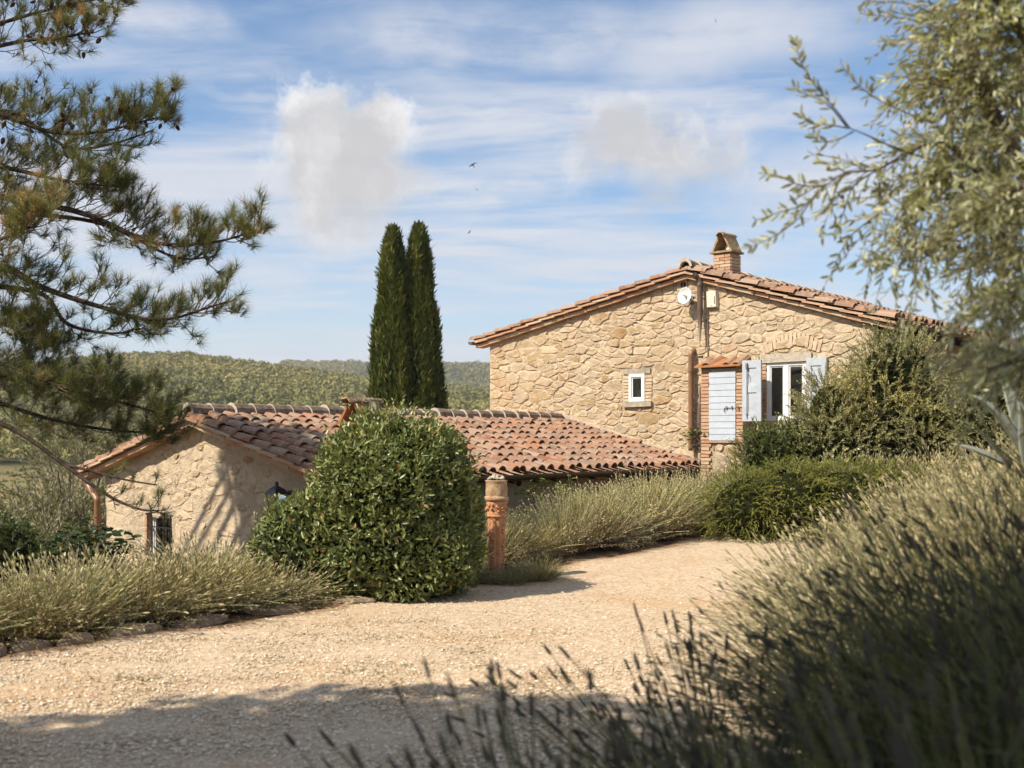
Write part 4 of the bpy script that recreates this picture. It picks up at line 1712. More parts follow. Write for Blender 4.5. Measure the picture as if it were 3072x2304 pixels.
# ------------------------------------------------------------------ low outbuilding
low = thing('low_stone_building', 'low plastered stone building with weathered terracotta roof in front of the farmhouse', 'building', R0, -TH)
LXR, LZR, LZE, LXB = -3.118, 1.957, 1.126, -6.13
LY0, LY1 = -8.5, -.03
ltop = lambda x: (LZR + (LZE - LZR) * (x - LXR) / (0 - LXR) if x > LXR else LZR + (LZE - LZR) * (LXR - x) / (LXR - LXB))


def lp(x, y, ly=-8.28):
    """photo pixel -> (lx, z) on the plane of the low gable"""
    o = R0 + DV * ly
    d = px_dir(x, y)
    k = o.dot(DV) / d.dot(DV)
    P = d * k
    return float(to_local(P.x, P.y)[0]), EYE + P.z


GY = -8.28
gxf = lambda V: np.asarray(V, float) + np.array([0, GY, 0])
lw = [lp(441, 1730), lp(516, 1543)]
LW = (lw[0][0], lw[1][0], lw[0][1], lw[1][1])
low_wall = wall_sheet('gable_wall', 'old_plaster', low, (LXB + .42, -.42), lambda x: ltop(x) - .22, -1.6, [LW], gxf, step=.05, amp=.010, freq=4.0)
ex = [(399, 1446, 32, 36), (428, 1482, 22, 20), (462, 1475, 40, 26), (498, 1416, 24, 12), (528, 1441, 20, 34), (528, 1362, 24, 26), (327, 1450, 26, 22), (652, 1362, 36, 30), (505, 1475, 12, 16), (486, 1372, 22, 18),
      (350, 1505, 30, 16), (588, 1420, 30, 18), (560, 1480, 26, 20), (440, 1400, 26, 16), (700, 1410, 40, 24), (760, 1470, 34, 20), (640, 1450, 38, 18), (690, 1330, 30, 18), (745, 1380, 36, 20), (800, 1420, 30, 22), (600, 1340, 24, 18), (420, 1540, 26, 16), (470, 1545, 30, 18), (830, 1380, 30, 20), (620, 1520, 30, 20), (560, 1310, 26, 16), (720, 1520, 36, 20), (540, 1550, 24, 18)]
g = np.random.default_rng(14)
cl = []
for (px_, py_, w_, h_) in ex:
    c = np.array(lp(px_, py_))
    w_, h_ = w_ / F * 14.3 / .76, h_ / F * 14.3
    an = np.arange(9) * 2 * PI / 9 + g.normal(scale=.16, size=9)
    cl.append(c + np.stack([np.cos(an) * w_ * .5, np.sin(an) * h_ * .5], -1) * 1.25)
lay_stones(low_wall, cl, .0, .008, lambda x, z: .34, lambda V: np.asarray(V, float) + (np.array([0, GY - .007, 0]) if len(V) == 1 else np.zeros(3)), seed=9)
lpoly = np.array([[LXB + .45, -.5], [-.45, -.5], [-.45, ltop(-.45) - .24], [LXR, ltop(LXR) - .24], [LXB + .45, ltop(LXB + .45) - .24]])
lcells = stone_cells(lpoly, [(LW[0] - .1, LW[1] + .06, LW[2] - .1, LW[3] + .1)], 190, aspect=1.9, seed=23)
lay_stones(low_wall, lcells, .012, .012, lambda x, z: .92, lambda V: np.asarray(V, float) + (np.array([0, GY + .004, 0]) if len(V) == 1 else np.zeros(3)), seed=19)
# front and back walls
MB().b2((-.60, GY + .012, -1.6), (-.424, -.04, LZE - .02)).build('front_wall', 'old_plaster', low)
MB().b2((LXB + .424, GY + .012, -1.6), (LXB + .6, -.04, LZE - .02)).build('back_wall', 'old_plaster', low)
deck = MB()
for xe in (0.0, LXB):
    P = []
    for y in (GY - .05, LY1):
        for x, z in ((LXR, LZR - .10), (xe * 1.0, LZE - .10), (xe, LZE - .17), (LXR, LZR - .17)):
            P.append((x, y, z))
    deck.add(P, [[0, 1, 2, 3], [7, 6, 5, 4], [0, 4, 5, 1], [3, 2, 6, 7], [1, 5, 6, 2]])
lroof = deck.build('roof', 'dark_timber', low)
lay_tiles(lroof, LXR, LZR - .11, .02, LZE - .10, GY + .10, LY1 - .05, sp=.225, ex=.335, part=lambda c, r: 4 <= c < 34, seed=31)
lay_tiles(lroof, LXR, LZR - .11, LXB, LZE - .10, GY + .10, LY1 - .05, part=lambda c, r: False, seed=32, stuff_name='rear_slope_tiles')
verge(lroof, ((LXB, LZE), (LXR, LZR), (0.0, LZE)), GY - .06, seed=17, th=.26)
ridge_tiles(lroof, LXR, LZR - .045, GY - .20, -.3, seed=8, sp=.345)
# rafters and gutter along the front
ev = MB()
ev.b2((-.40, GY + .06, LZE - .20), (-.30, -.05, LZE - .06))
for k in range(17):
    ev.box((-.22, GY + .2 + k * .49, LZE - .135), (.40, .07, .08), M=Matrix.Rotation(math.atan(.266), 4, 'Y'))
ev.build('rafter', 'dark_timber', low)
gutter(low, .045, LZE - .085, GY - .1, -.05, r=.062)
gutter(low, LXB - .045, LZE - .085, GY - .1, -.05, r=.062)
# beam and dark corner where it meets the house
MB().b2((-.30, -1.3, LZE - .30), (-.16, -.05, LZE - .18)).build('beam', 'dark_timber', low)
# downpipe at the far corner
pc = lp(292, 1500, GY - .10)
pt = [(LXB - .045, GY - .06, LZE - .14), (LXB - .03, GY - .08, LZE - .22), (LXB + .12, GY - .09, LZE - .36), (pc[0] - .02, GY - .10, pc[1] + .02), (pc[0], GY - .10, pc[1] - .10), (pc[0], GY - .10, pc[1] - .8), (pc[0], GY - .10, -1.5)]
pipe(low, 'downpipe', smooth_path(pt, 30), .05, 'copper_pipe', [(pc[0], GY - .10, pc[1] - .25)])
# barred window in the gable
lwin = window(low, LW, GY + .11, 'barred_window', cols=1, fr=.05)
MB().b2((LW[0] - .1, GY + .5, LW[2]), (LW[1] + .1, GY + .52, LW[3] + .1)).build('curtain', 'curtain', lwin)
gr = MB()
nb = 4
for k in range(nb):
    xx = LW[0] + (LW[1] - LW[0]) * (k + .5) / nb
    gr.tube([(xx, GY + .03, LW[2] - .1), (xx, GY + .03, LW[3])], .008, 6)
for zz in (LW[3] - .21, LW[2] + .18):
    gr.b2((LW[0], GY + .022, zz - .007), (LW[1], GY + .038, zz + .007))
for k in range(nb):
    xx = LW[0] + (LW[1] - LW[0]) * (k + .5) / nb
    for s in (-1, 1):
        a = np.linspace(0, 1.6 * PI, 12)
        rr = np.linspace(.042, .016, 12)
        gr.tube(np.stack([xx + s * (.030 - rr * np.cos(a) * .8), np.full(12, GY + .03), LW[3] - .26 + rr * np.sin(a)], -1), .0055, 5)
gr.build('grille', 'iron', lwin)
jamb(low, LW[0] - .06, LW[0] - .0, LW[2], LW[3], y0=GY - .008, y1=GY + .08, seed=30, toothed=False)
MB().add([[LW[0] - .03, GY - .03, LW[3] - .01], [(LW[0] + LW[1]) / 2, GY - .035, LW[3] + .03], [LW[1] + .02, GY - .03, LW[3] - .01], [LW[0] - .03, GY - .03, LW[3] + .015], [(LW[0] + LW[1]) / 2, GY - .035, LW[3] + .055], [LW[1] + .02, GY - .03, LW[3] + .015],
          [LW[0] - .03, GY + .15, LW[3] - .01], [(LW[0] + LW[1]) / 2, GY + .15, LW[3] + .03], [LW[1] + .02, GY + .15, LW[3] - .01]], [[0, 1, 4, 3], [1, 2, 5, 4], [6, 7, 1, 0], [7, 8, 2, 1]]).build('window_head', 'cement', low)
# round vent in the front wall
vp = None
for ly_ in np.linspace(-8, -1, 200):
    P = to_world(-.42, ly_)
    if 1536 + F * P.x / P.y > 1553:
        vp = (ly_, EYE - (1448 - Y0) / F * P.y)
        break
MB().lathe([(.06, 0), (.052, .012), (0, .0125)], 16).build('vent_hole', 'dark_hole', low, M=Matrix.Translation((-.424, vp[0], vp[1])) @ Matrix.Rotation(PI / 2, 4, 'Y'))


# tent-shaped chimney hood of slabs on the front slope
def low_chimney():
    lx = -2.05
    best = min(np.linspace(-8, -2, 600), key=lambda l: abs(1536 + F * to_world(lx, l).x / to_world(lx, l).y - 1055))
    P = to_world(lx, best)
    zt = EYE + (Y0 - 1198) / F * P.y
    zb = EYE + (Y0 - 1272) / F * P.y
    c = obj('chimney', None, low)
    c.location = (lx, best, 0)
    w, dp_ = .50, .46
    MB().b2((-w * .42, .02, ltop(lx) - .45), (w * .42, dp_ - .03, zb)).build('shaft', 'brick', c)
    MB().box((0, dp_ / 2 - .02, zb + .015), (w + .06, dp_ + .08, .03), jit=.005).build('ledge', 'rust_tile', c)
    hh = zt - zb - .03
    for s, mt in ((-1, 'rust_tile'), (1, 'rust_tile')):
        b = Vector((s * w / 2, dp_ / 2, zb + .03))
        tp = Vector((s * .015, dp_ / 2, zt))
        d = tp - b
        for (yy, ww, mm, lift) in ((.06, .13, mt, 0), (dp_ / 2, .22, 'dark_tile', .006), (dp_ - .06, .13, 'old_terracotta', .002)):
            mid = (b + tp) / 2
            MB().box((0, 0, 0), (.03, ww + .02, d.length), jit=.004).build('hood_slab', mm, c, M=Matrix.Translation((mid.x + s * lift, yy, mid.z + lift)) @ Matrix.Rotation(math.atan2(d.x, d.z), 4, 'Y'))
        MB().box((0, 0, 0), (.03, .10, d.length * .98), jit=.012).build('mortar_band', 'cement', c, M=Matrix.Translation((((b + tp) / 2).x + s * .022, dp_ * .66, ((b + tp) / 2).z + .018)) @ Matrix.Rotation(math.atan2(d.x, d.z), 4, 'Y'))
    g = np.random.default_rng(2)
    for k in range(4):
        MB().add(capv * [.5, 1.25, 1.0] + g.normal(scale=.006, size=capv.shape), capq).build('cap_tile', ['lichen_slab', 'dark_tile'][k % 2], c, M=Matrix.Translation((g.normal(scale=.012), .02 + .14 * k + .12, zt - .055 + .01 * (k % 2))) @ Matrix.Rotation(-PI / 2, 4, 'Z'))
    MB().lathe([(.04, 0), (.05, .03), (.045, .06), (.02, .085), (.0, .09)], 10, (.02, .1, zb + .03)).build('flue_pot', 'white_pot', c, smooth=True)


low_chimney()
hk = min(np.linspace(-8.4, -2, 800), key=lambda l: abs(1536 + F * to_world(LXR, l).x / to_world(LXR, l).y - 962))
a = np.linspace(0, PI, 8)
MB().tube(np.vstack([[[LXR - .05, hk, LZR - .1], [LXR - .05, hk, LZR + .05]], np.stack([np.full(8, LXR - .05), hk - .025 + .025 * np.cos(a), LZR + .06 + .028 * np.sin(a)], -1), [[LXR - .05, hk - .05, LZR + .035]]]), .008, 6).build('vent_hook', 'iron', low)
# tiled strip of a farther roof just showing over the ridge beside the farmhouse
fr_ = obj('rear_roof', MB().b2((LXR - 3.2, -3.6, LZR - .08), (LXR - .6, 1.0, LZR + .03), jit=.0).mesh('rear_roof', 'old_terracotta'), low)

# wall lantern
lnx, lnz = lp(830, 1478, GY - .22)
lan = on_house(thing('wall_lantern', 'black metal wall lantern half hidden behind the clipped bush', 'lantern'), lnx, GY, lnz)
LM = Matrix.Translation((0, -.22, 0))
MB().lathe([(.15, -.02), (.152, -.01), (.10, .045), (.045, .075), (.022, .085), (.022, .105), (.03, .115), (.012, .14), (.0, .145)], 4).build('cap', 'lantern_metal', lan, M=LM @ Matrix.Rotation(PI / 4, 4, 'Z'))
f_ = MB()
for sx in (-1, 1):
    for sy in (-1, 1):
        f_.tube([(sx * .092, sy * .092, -.02), (sx * .06, sy * .06, -.25)], .007, 4)
f_.b2((-.07, -.07, -.27), (.07, .07, -.25))
f_.build('frame', 'lantern_metal', lan, M=LM)
gl = MB()
for k in range(4):
    c, s = math.cos(k * PI / 2), math.sin(k * PI / 2)
    R_ = lambda x, y, z: (x * c - y * s, x * s + y * c, z)
    gl.add([R_(-.085, -.088, -.03), R_(.085, -.088, -.03), R_(.055, -.058, -.245), R_(-.055, -.058, -.245)], [[0, 3, 2, 1]])
gl.build('pane', 'glass', lan, M=LM)
MB().tube([(0, -.15, .01), (0, -.08, .0), (0, -.0, -.04)], .010, 6).b2((-.04, -.02, -.14), (.04, .0, .02)).build('bracket', 'iron', lan)
# ------------------------------------------------------------------ plants
def shoots(mbl, mbt, S, D, Ls, k, lL, lW, droop=0.1, spread=.9, tw=.003, t0=.12, rnd=None, fine=False, up=.35, jl=.25, taper=.25, curl=0.0, fold=.15):
    """leafy shoots: S start, D direction, Ls length; k leaves on each"""
    n = len(S)
    D = unit(D)
    Ls = np.broadcast_to(Ls, n)
    t = np.linspace(t0, 1, k)[None, :] + rng.uniform(-.5, .5, (n, k)) / k
    t = np.clip(t, 0.02, 1.0)[..., None]
    L3 = Ls[:, None, None]
    g = np.array([0, 0, -1.0])
    pos = S[:, None] + D[:, None] * L3 * t + g * droop * L3 * t ** 2
    tan = unit(D[:, None] + 2 * g * droop * t)
    side = rand_dirs(n * k).reshape(n, k, 3)
    side = unit(side - tan * (side * tan).sum(-1, keepdims=True))
    ld = unit(tan * math.cos(spread) + side * math.sin(spread) * rng.uniform(.6, 1.2, (n, k, 1)))
    nr = unit(np.cross(ld, np.cross(tan, ld)) + rng.normal(scale=up, size=ld.shape))
    r = rng.uniform(0, 1, (n, k)) if rnd is None else np.clip(rnd[:, None] + rng.normal(scale=.13, size=(n, k)), 0, 1)
    sz = (1 - taper * t[..., 0]) * rng.uniform(1 - jl, 1 + jl, (n, k))
    add_leaves(mbl, pos.reshape(-1, 3), ld.reshape(-1, 3), nr.reshape(-1, 3), (lL * sz).ravel(), (lW * sz).ravel(), r.ravel(), fine=fine, curl=curl, fold=fold)
    if mbt is not None:
        m = 5
        tt = np.linspace(0, 1, m)[None, :, None]
        p = S[:, None] + D[:, None] * L3 * tt + g * droop * L3 * tt ** 2
        tg = unit(D[:, None] + 2 * g * droop * tt)
        a = unit(np.cross(tg, rand_dirs(n)[:, None]))
        b = np.cross(tg, a)
        w = tw * (1 - .6 * tt)
        V = np.stack([p + a * w, p - .5 * a * w + .87 * b * w, p - .5 * a * w - .87 * b * w], 2).reshape(-1, 3)
        base = (np.arange(n)[:, None, None] * m + np.arange(m - 1)[None, :, None]) * 3
        j = np.arange(3)[None, None, :]
        kx = (j + 1) % 3
        Q = np.stack([base + j, base + kx, base + 3 + kx, base + 3 + j], -1).reshape(-1, 4)
        mbt.add(V, Q)
    return pos


def pick_in(ells, n, shell=(.75, 1.0)):
    """random points in a union of ellipsoids given as (cx,cy,cz,rx,ry,rz[,weight]); returns points and outward directions"""
    w = np.array([(e[3] * e[4] * e[5]) ** .67 * (e[6] if len(e) > 6 else 1) for e in ells])
    i = rng.choice(len(ells), n, p=w / w.sum())
    E = np.array([e[:6] for e in ells])[i]
    d = rand_dirs(n)
    r = rng.uniform(*shell, n)[:, None]
    P = E[:, :3] + d * r * E[:, 3:]
    nrm = unit(d / E[:, 3:])
    return P, nrm


def inside(P, ells, f=.8):
    m = np.zeros(len(P), bool)
    for e in ells:
        q = (P - np.array(e[:3])) / np.array(e[3:6])
        m |= (q * q).sum(-1) < f * f
    return m


def core_mesh(mb, ells, f=.8, n=10, rnd=.05):  # solid dark lumps added so the foliage is not seen through
    for e in ells:
        k = n
        u = np.linspace(0, PI, k)
        pr = [(max(1e-3, math.sin(a)), -math.cos(a)) for a in u]
        m = MB().lathe(pr, 14)
        V = np.vstack(m.V) * np.array(e[3:6]) * f
        V += np.array([[mnoise.noise(Vector(v * 3.1)) for v in V]]).T * .06 * V
        mb.add(V + np.array(e[:3]), m.Q[0], m.T[0], rnd=rnd)


# ---- clipped laurel bush
def laurel():
    base = Vector((-1.185, 10.78, 0))
    b = thing('clipped_bush', 'large dense clipped evergreen bush with glossy dark green leaves beside the gravel', 'bush', base)
    E = [(0, 0, .55, .86, .66, .72), (.03, 0, .95, .80, .63, .84), (.10, -.02, .42, .80, .62, .60), (-1.0, .05, .36, .44, .50, .62), (-.62, .05, .40, .50, .55, .60), (-.02, .03, 1.20, .68, .52, .62), (.12, 0, 1.0, .72, .56, .72)]
    P, N = pick_in(E, 46000, (.90, 1.03))
    P = P + rng.normal(scale=.018, size=P.shape)
    keep = ~inside(P, E, .86)
    keep &= P[:, 2] > .02
    P, N = P[keep], N[keep]
    # clumps of growth: push in and out, and tint
    cn = np.array([mnoise.noise(Vector(p * 5.5)) for p in P])
    cn2 = np.array([mnoise.noise(Vector(p * 2.1) + Vector((5, 0, 0))) for p in P])
    P = P + N * (cn * .06 + cn2 * .12)[:, None]
    n = len(P)
    D = unit(N * .55 + rng.normal(scale=.62, size=(n, 3)) + np.array([0, 0, .25]))
    Nn = unit(N + rng.normal(scale=.7, size=(n, 3)) + np.array([-.25, -.1, .3]))
    mb = MB()
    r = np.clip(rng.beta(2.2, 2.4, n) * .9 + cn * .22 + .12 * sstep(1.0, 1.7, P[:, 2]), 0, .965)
    r = np.where(rng.uniform(size=n) < .012, 1.0, r)
    add_leaves(mb, P, D, Nn, rng.uniform(.04, .095, n), rng.uniform(.018, .036, n), r, fine=True, fold=.18, curl=-.12)
    # a few shoots standing out of the top
    q, qn = pick_in(E, 700, (.97, 1.0))
    ok = (q[:, 2] > .5) & ~inside(q, E, .93)
    q, qn = q[ok], qn[ok]
    shoots(mb, None, q, qn * .5 + [0, 0, .9], rng.uniform(.08, .24, len(q)), 9, .06, .022, .05, .8, rnd=rng.uniform(.5, .9, len(q)), fine=True)
    mb.build('foliage', 'laurel_leaf', b)
    cm = MB()
    core_mesh(cm, E, .84, 12)
    cm.build('dark_core', 'dark_core_fill', b, smooth=True)


laurel()


# ---- lavender
def lavender_meshes(seed, h, rad, n_st, n_lf, lean=(0, 0), fat=1.0, detail=False, spike=(.045, .08), mats=('lavender_leaf', 'lavender_stalk', 'lavender_spike'), leafh=.55):
    global rng
    keep = rng
    rng = np.random.default_rng(seed)
    # mound of narrow grey leaves
    ns = n_lf // 14
    a = rng.uniform(0, 2 * PI, ns)
    u = np.sqrt(rng.uniform(0, 1, ns))
    S = np.stack([np.cos(a) * u * rad * .55, np.sin(a) * u * rad * .55, rng.uniform(0, .10, ns) * h + .02], -1)
    D = unit(np.stack([np.cos(a) * u * 1.1, np.sin(a) * u * 1.1, .75 + .4 * (1 - u)], -1) + rng.normal(scale=.34, size=(ns, 3)))
    ml = MB()
    shoots(ml, ml, S, D, h * leafh * rng.uniform(.5, 1.1, ns), 14, .048 * fat ** .5, .0065 * fat, .10, .75, tw=.003 * fat, t0=.25)
    # stalks
    a = rng.uniform(0, 2 * PI, n_st)
    u = np.sqrt(rng.uniform(0, 1, n_st))
    S = np.stack([np.cos(a) * u * rad * .5, np.sin(a) * u * rad * .5, np.full(n_st, .12 * h)], -1)
    D = unit(np.stack([np.cos(a) * u * .75 + lean[0], np.sin(a) * u * .75 + lean[1], np.full(n_st, 1.0)], -1) + rng.normal(scale=.27, size=(n_st, 3)))
    L = h * rng.uniform(.62, 1.05, n_st)
    dr = rng.uniform(.0, 1, n_st) ** 2 * .38
    m = 5
    t = np.linspace(0, 1, m)[None, :, None]
    out = np.stack([np.cos(a), np.sin(a), -np.ones(n_st) * .8], -1)
    P = S[:, None] + D[:, None] * L[:, None, None] * t + out[:, None] * (dr * L)[:, None, None] * t ** 2
    w = .0026 * fat * rng.uniform(.8, 1.3, n_st)[:, None, None] * (1 - .35 * t)
    A = unit(np.cross(D, rand_dirs(n_st)))[:, None]
    Bx = np.cross(D[:, None], A)
    V = np.stack([P + A * w, P - .5 * A * w + .87 * Bx * w, P - .5 * A * w - .87 * Bx * w], 2).reshape(-1, 3)
    base = (np.arange(n_st)[:, None, None] * m + np.arange(m - 1)[None, :, None]) * 3
    j = np.arange(3)[None, None, :]
    k = (j + 1) % 3
    Q = np.stack([base + j, base + k, base + 3 + k, base + 3 + j], -1).reshape(-1, 4)
    ms = MB()
    ms.add(V, Q, rnd=np.repeat(rng.uniform(0, 1, n_st), m * 3))
    # a few leaves low on the stalks
    # spikes
    mp = MB()
    tip = P[:, -1]
    td = unit(P[:, -1] - P[:, -2])
    sl_ = rng.uniform(*spike, n_st)
    if detail:
        prof = [(0, .0015), (.04, .55), (.16, .95), (.24, .55), (.32, 1.0), (.42, .55), (.52, .95), (.62, .5), (.70, .8), (.82, .45), (.92, .5), (1, .05)]
        nn = 5
    else:
        prof = [(0, .1), (.25, .9), (.55, 1.0), (1, .05)]
        nn = 4
    A = unit(np.cross(td, rand_dirs(n_st)))
    Bx = np.cross(td, A)
    an = np.arange(nn) * 2 * PI / nn
    rw = .0062 * fat * rng.uniform(.75, 1.25, n_st)
    V = []
    for (f, r) in prof:
        c = tip + td * (sl_ * f)[:, None]
        ring = c[:, None] + (A[:, None] * np.cos(an)[None, :, None] + Bx[:, None] * np.sin(an)[None, :, None]) * (rw * r)[:, None, None]
        V.append(ring)
    V = np.stack(V, 1)
    mm = len(prof)
    base = (np.arange(n_st)[:, None, None] * mm + np.arange(mm - 1)[None, :, None]) * nn
    j = np.arange(nn)[None, None, :]
    k = (j + 1) % nn
    Q = np.stack([base + j, base + k, base + nn + k, base + nn + j], -1).reshape(-1, 4)
    mp.add(V.reshape(-1, 3), Q, rnd=np.repeat(rng.uniform(0, 1, n_st), mm * nn))
    rng = keep
    return ml.mesh('lavender_leaves', mats[0]), ms.mesh('flower_stalks', mats[1]), mp.mesh('flower_spikes', mats[2])


def place_lavender(meshes, pos, rz, sc, label, group, name='lavender_plant'):
    o = thing(name, label, 'lavender', pos, rz, group)
    o.scale = sc
    o.rotation_euler = (random.gauss(0, .13), random.gauss(0, .13), rz)
    obj('leaves', meshes[0], o, kind='stuff')
    obj('flower_stalks', meshes[1], o, kind='stuff')
    obj('flower_spikes', meshes[2], o, kind='stuff')
    return o


LAV = [lavender_meshes(100 + q, .80, .55, 330, 5600, fat=1.35, leafh=.74) for q in range(3)]
LAVC = [lavender_meshes(120 + q, .84, .62, 360, 7000, fat=1.4, spike=(.02, .045), leafh=.80) for q in range(3)]
g = np.random.default_rng(50)
# bed along the near edge of the drive
for row, lx in enumerate((1.58, 1.15, .7)):
    ly = -17.6 + .25 * row
    while ly < -10.55 - .1 * row:
        if not (row == 0 and ly > -9.9):
            p = to_world(lx + g.normal(scale=.08), ly + g.normal(scale=.08))
            s = g.uniform(.72, .98)
            p.z = float(gz(p.x, p.y)) - .02 + (.10 if row == 2 else (.04 if row == 1 else 0))
            place_lavender(LAV[int(g.integers(0, 3))], p, g.uniform(0, 6.28), (s * 1.1, s * 1.1, s * g.uniform(.68, .92)), 'grey-green lavender plant in the bed between the gravel and the low gable', 'lavender in the bed left of the clipped bush')
        ly += .50
# bed beside the terracotta column
for row, lx in enumerate((1.45, .98, .5)):
    ly = -7.9 + .2 * row
    while ly < -1.9 - .35 * row:
        p = to_world(lx + g.normal(scale=.08) + .06 * (ly + 8) * (1 if row == 0 else .3), ly + g.normal(scale=.08))
        s = g.uniform(.85, 1.08) * (.7 if (row == 0 and ly < -7.4) else 1.0) * float(np.interp(ly, [-8, -5.5, -4.5], [.78, .86, 1.02]))
        p.z = float(gz(p.x, p.y)) - .02 + ((.12 if ly > -5.2 else .0) if row == 2 else (.05 if row == 1 else 0))
        if (p - Vector((-.17, 11.8, 0))).xy.length > .42:
            place_lavender(LAVC[int(g.integers(0, 3))], p, g.uniform(0, 6.28), (s, s, s * g.uniform(.85, 1.12)), 'pale lavender plant in the bed behind the terracotta column', 'lavender between the column and the farmhouse')
        ly += .56
# small grey tufts at the foot of the column
for (x, y, s, w) in ((-.02, 11.62, .36, 'in front of'), (.28, 11.85, .42, 'to the right of'), (-.42, 11.75, .40, 'between the clipped bush and')):
    place_lavender(LAVC[0], (x, y, float(gz(x, y)) - .02), g.uniform(0, 6), (s, s, s * .8), 'small grey lavender tuft %s the foot of the terracotta column' % w, 'lavender tufts at the foot of the column')

# near bank on the right
NEAR = [lavender_meshes(140 + q, .86, .50, 150, 1500, lean=(-.34, .0), fat=1.25, detail=True, spike=(.04, .075), mats=('shaded_lavender_leaf', 'shaded_lavender_stalk', 'shaded_lavender_spike'), leafh=.5) for q in range(3)]
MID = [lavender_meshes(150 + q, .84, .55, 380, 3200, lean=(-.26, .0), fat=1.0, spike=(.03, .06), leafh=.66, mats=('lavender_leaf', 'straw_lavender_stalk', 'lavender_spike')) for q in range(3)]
for y in (1.15, 1.6, 2.1, 2.65, 3.3, 3.9, 4.5, 5.2, 6.0, 6.9, 7.9, 8.9):
    near = y < 4.2
    x = float(bank_edge(y)) + (-.42 if y < 3 else (-.2 if near else .14)) + g.uniform(0, .2)
    while x < .53 * y + .35:
        p = Vector((x + g.normal(scale=.06), y + g.normal(scale=.08), 0))
        p.z = float(gz(p.x, p.y)) - .03
        s = g.uniform(.88, 1.08)
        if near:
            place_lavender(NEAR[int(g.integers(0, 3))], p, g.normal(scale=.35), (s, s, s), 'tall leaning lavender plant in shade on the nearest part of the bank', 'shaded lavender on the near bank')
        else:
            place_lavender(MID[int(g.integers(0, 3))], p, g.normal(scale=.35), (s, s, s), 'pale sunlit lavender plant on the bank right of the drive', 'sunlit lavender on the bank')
        x += .46
# lavender behind the rosemary, in front of the grey shrubs
for k in range(10):
    x = 4.75 + k * .33
    y = 15.35 - .12 * k + g.normal(scale=.12)
    s = g.uniform(.9, 1.1)
    place_lavender(LAV[k % 3], (x, y, float(gz(x, y)) + .22), g.uniform(0, 6), (s, s, s * 1.0), 'brownish lavender plant behind the green rosemary hedge', 'lavender behind the rosemary')


# ---- rosemary hedge
def rosemary():
    c = Vector((3.95, 14.75, float(gz(4.0, 14.7))))
    o = thing('rosemary_hedge', 'low bright green rosemary bush with drooping sprigs at the edge of the gravel', 'bush', c)
    E = [(-.75, 0, .40, .62, .55, .58), (-.15, .0, .46, .75, .60, .62), (.6, .0, .48, .75, .60, .62), (1.25, -.1, .48, .70, .55, .58)]
    P, N = pick_in(E, 4600, (.74, .94))
    ok = (P[:, 2] > .0) & ~inside(P, E, .70)
    P, N = P[ok], N[ok]
    n = len(P)
    ml = MB()
    cn = np.array([mnoise.noise(Vector(p * 4)) for p in P])
    shoots(ml, ml, P, N * .9 + rng.normal(scale=.35, size=(n, 3)) + [0, 0, .42], rng.uniform(.12, .28, n), 26, .030, .0075, .40, .55, tw=.004, rnd=np.clip(.5 + cn * .5, 0, 1))
    ml.build('foliage', 'rosemary_leaf', o)
    cm = MB()
    core_mesh(cm, E, .70)
    cm.build('dark_core', 'dark_core_fill', o, smooth=True)


rosemary()


# ---- loose shrubs in front of the gable
def shrub(label, c, E, nsh, k, lL, lW, mat, Ls=(.18, .42), core=.62, droop=.05, upd=.5, name='shrub', shell=(.62, .92), cat='shrub', fatk=1.0, tone=.45):
    o = thing(name, label, cat, c)
    P, N = pick_in(E, nsh, shell)
    ok = P[:, 2] > -.1
    P, N = P[ok], N[ok]
    n = len(P)
    cn = np.array([mnoise.noise(Vector(p * 2.6)) for p in P])
    ml, mt = MB(), MB()
    shoots(ml, mt, P, N * .8 + rng.normal(scale=.42, size=(n, 3)) + [0, 0, upd], rng.uniform(*Ls, n), k, lL, lW, droop, .8, tw=.004, rnd=np.clip(tone + cn * .55, 0, 1))
    # stems
    for q in range(7):
        a = rng.uniform(0, 6.28)
        e = E[int(rng.integers(0, len(E)))]
        mt.tube(spine((rng.normal(scale=.12), rng.normal(scale=.12), -.1), (e[0] + rng.normal(scale=.2), e[1] + rng.normal(scale=.2), e[2] + e[5] * .5), .0, 6, .05), np.linspace(.03, .01, 6), 5)
    ml.build('foliage', mat, o)
    mt.build('stems', 'twig_bark', o)
    if core:
        cm = MB()
        core_mesh(cm, E, core)
        cm.build('dark_core', 'dark_core_fill', o, smooth=True)
    return o


def at(px_, py_, d):
    p = px_at(px_, py_, d)
    return p


b0 = Vector((5.05, 15.9, .35))
shrub('tall loose grey-green shrub partly hiding the shuttered window', b0, [(-.3, 0, 1.05, .80, .6, .75), (.35, .1, 1.40, .95, .6, .95), (.65, .1, 2.1, .80, .5, .80), (-.35, 0, 1.55, .50, .45, .65), (1.05, 0, 1.2, .8, .6, .9)],
      2600, 26, .050, .015, 'shrub_leaf', core=.66)
shrub('grey-green shrub with straggling tips under the right eave', Vector((7.1, 15.4, .35)), [(0, 0, 1.0, .95, .7, 1.0), (.3, .2, 1.9, .8, .6, .75), (-.35, 0, 1.55, .6, .5, .6), (.9, 0, 1.2, .8, .6, 1.0)], 2200, 24, .050, .015, 'shrub_leaf', core=.66)
shrub('low dark green shrub in front of the white shutter', Vector((3.95, 16.0, .3)), [(-.15, 0, .95, .52, .5, .55), (.35, 0, 1.0, .6, .5, .55), (.0, 0, .55, .65, .5, .5)], 1300, 26, .040, .016, 'dark_shrub_leaf', Ls=(.12, .26), core=.75, tone=.6)
shrub('pale straggling shrub at the foot of the brick cabinet', Vector((3.45, 16.2, .2)), [(-.1, 0, .5, .36, .35, .45), (.1, -.1, .80, .35, .3, .4)], 420, 24, .034, .007, 'lavender_leaf', Ls=(.18, .40), core=0)
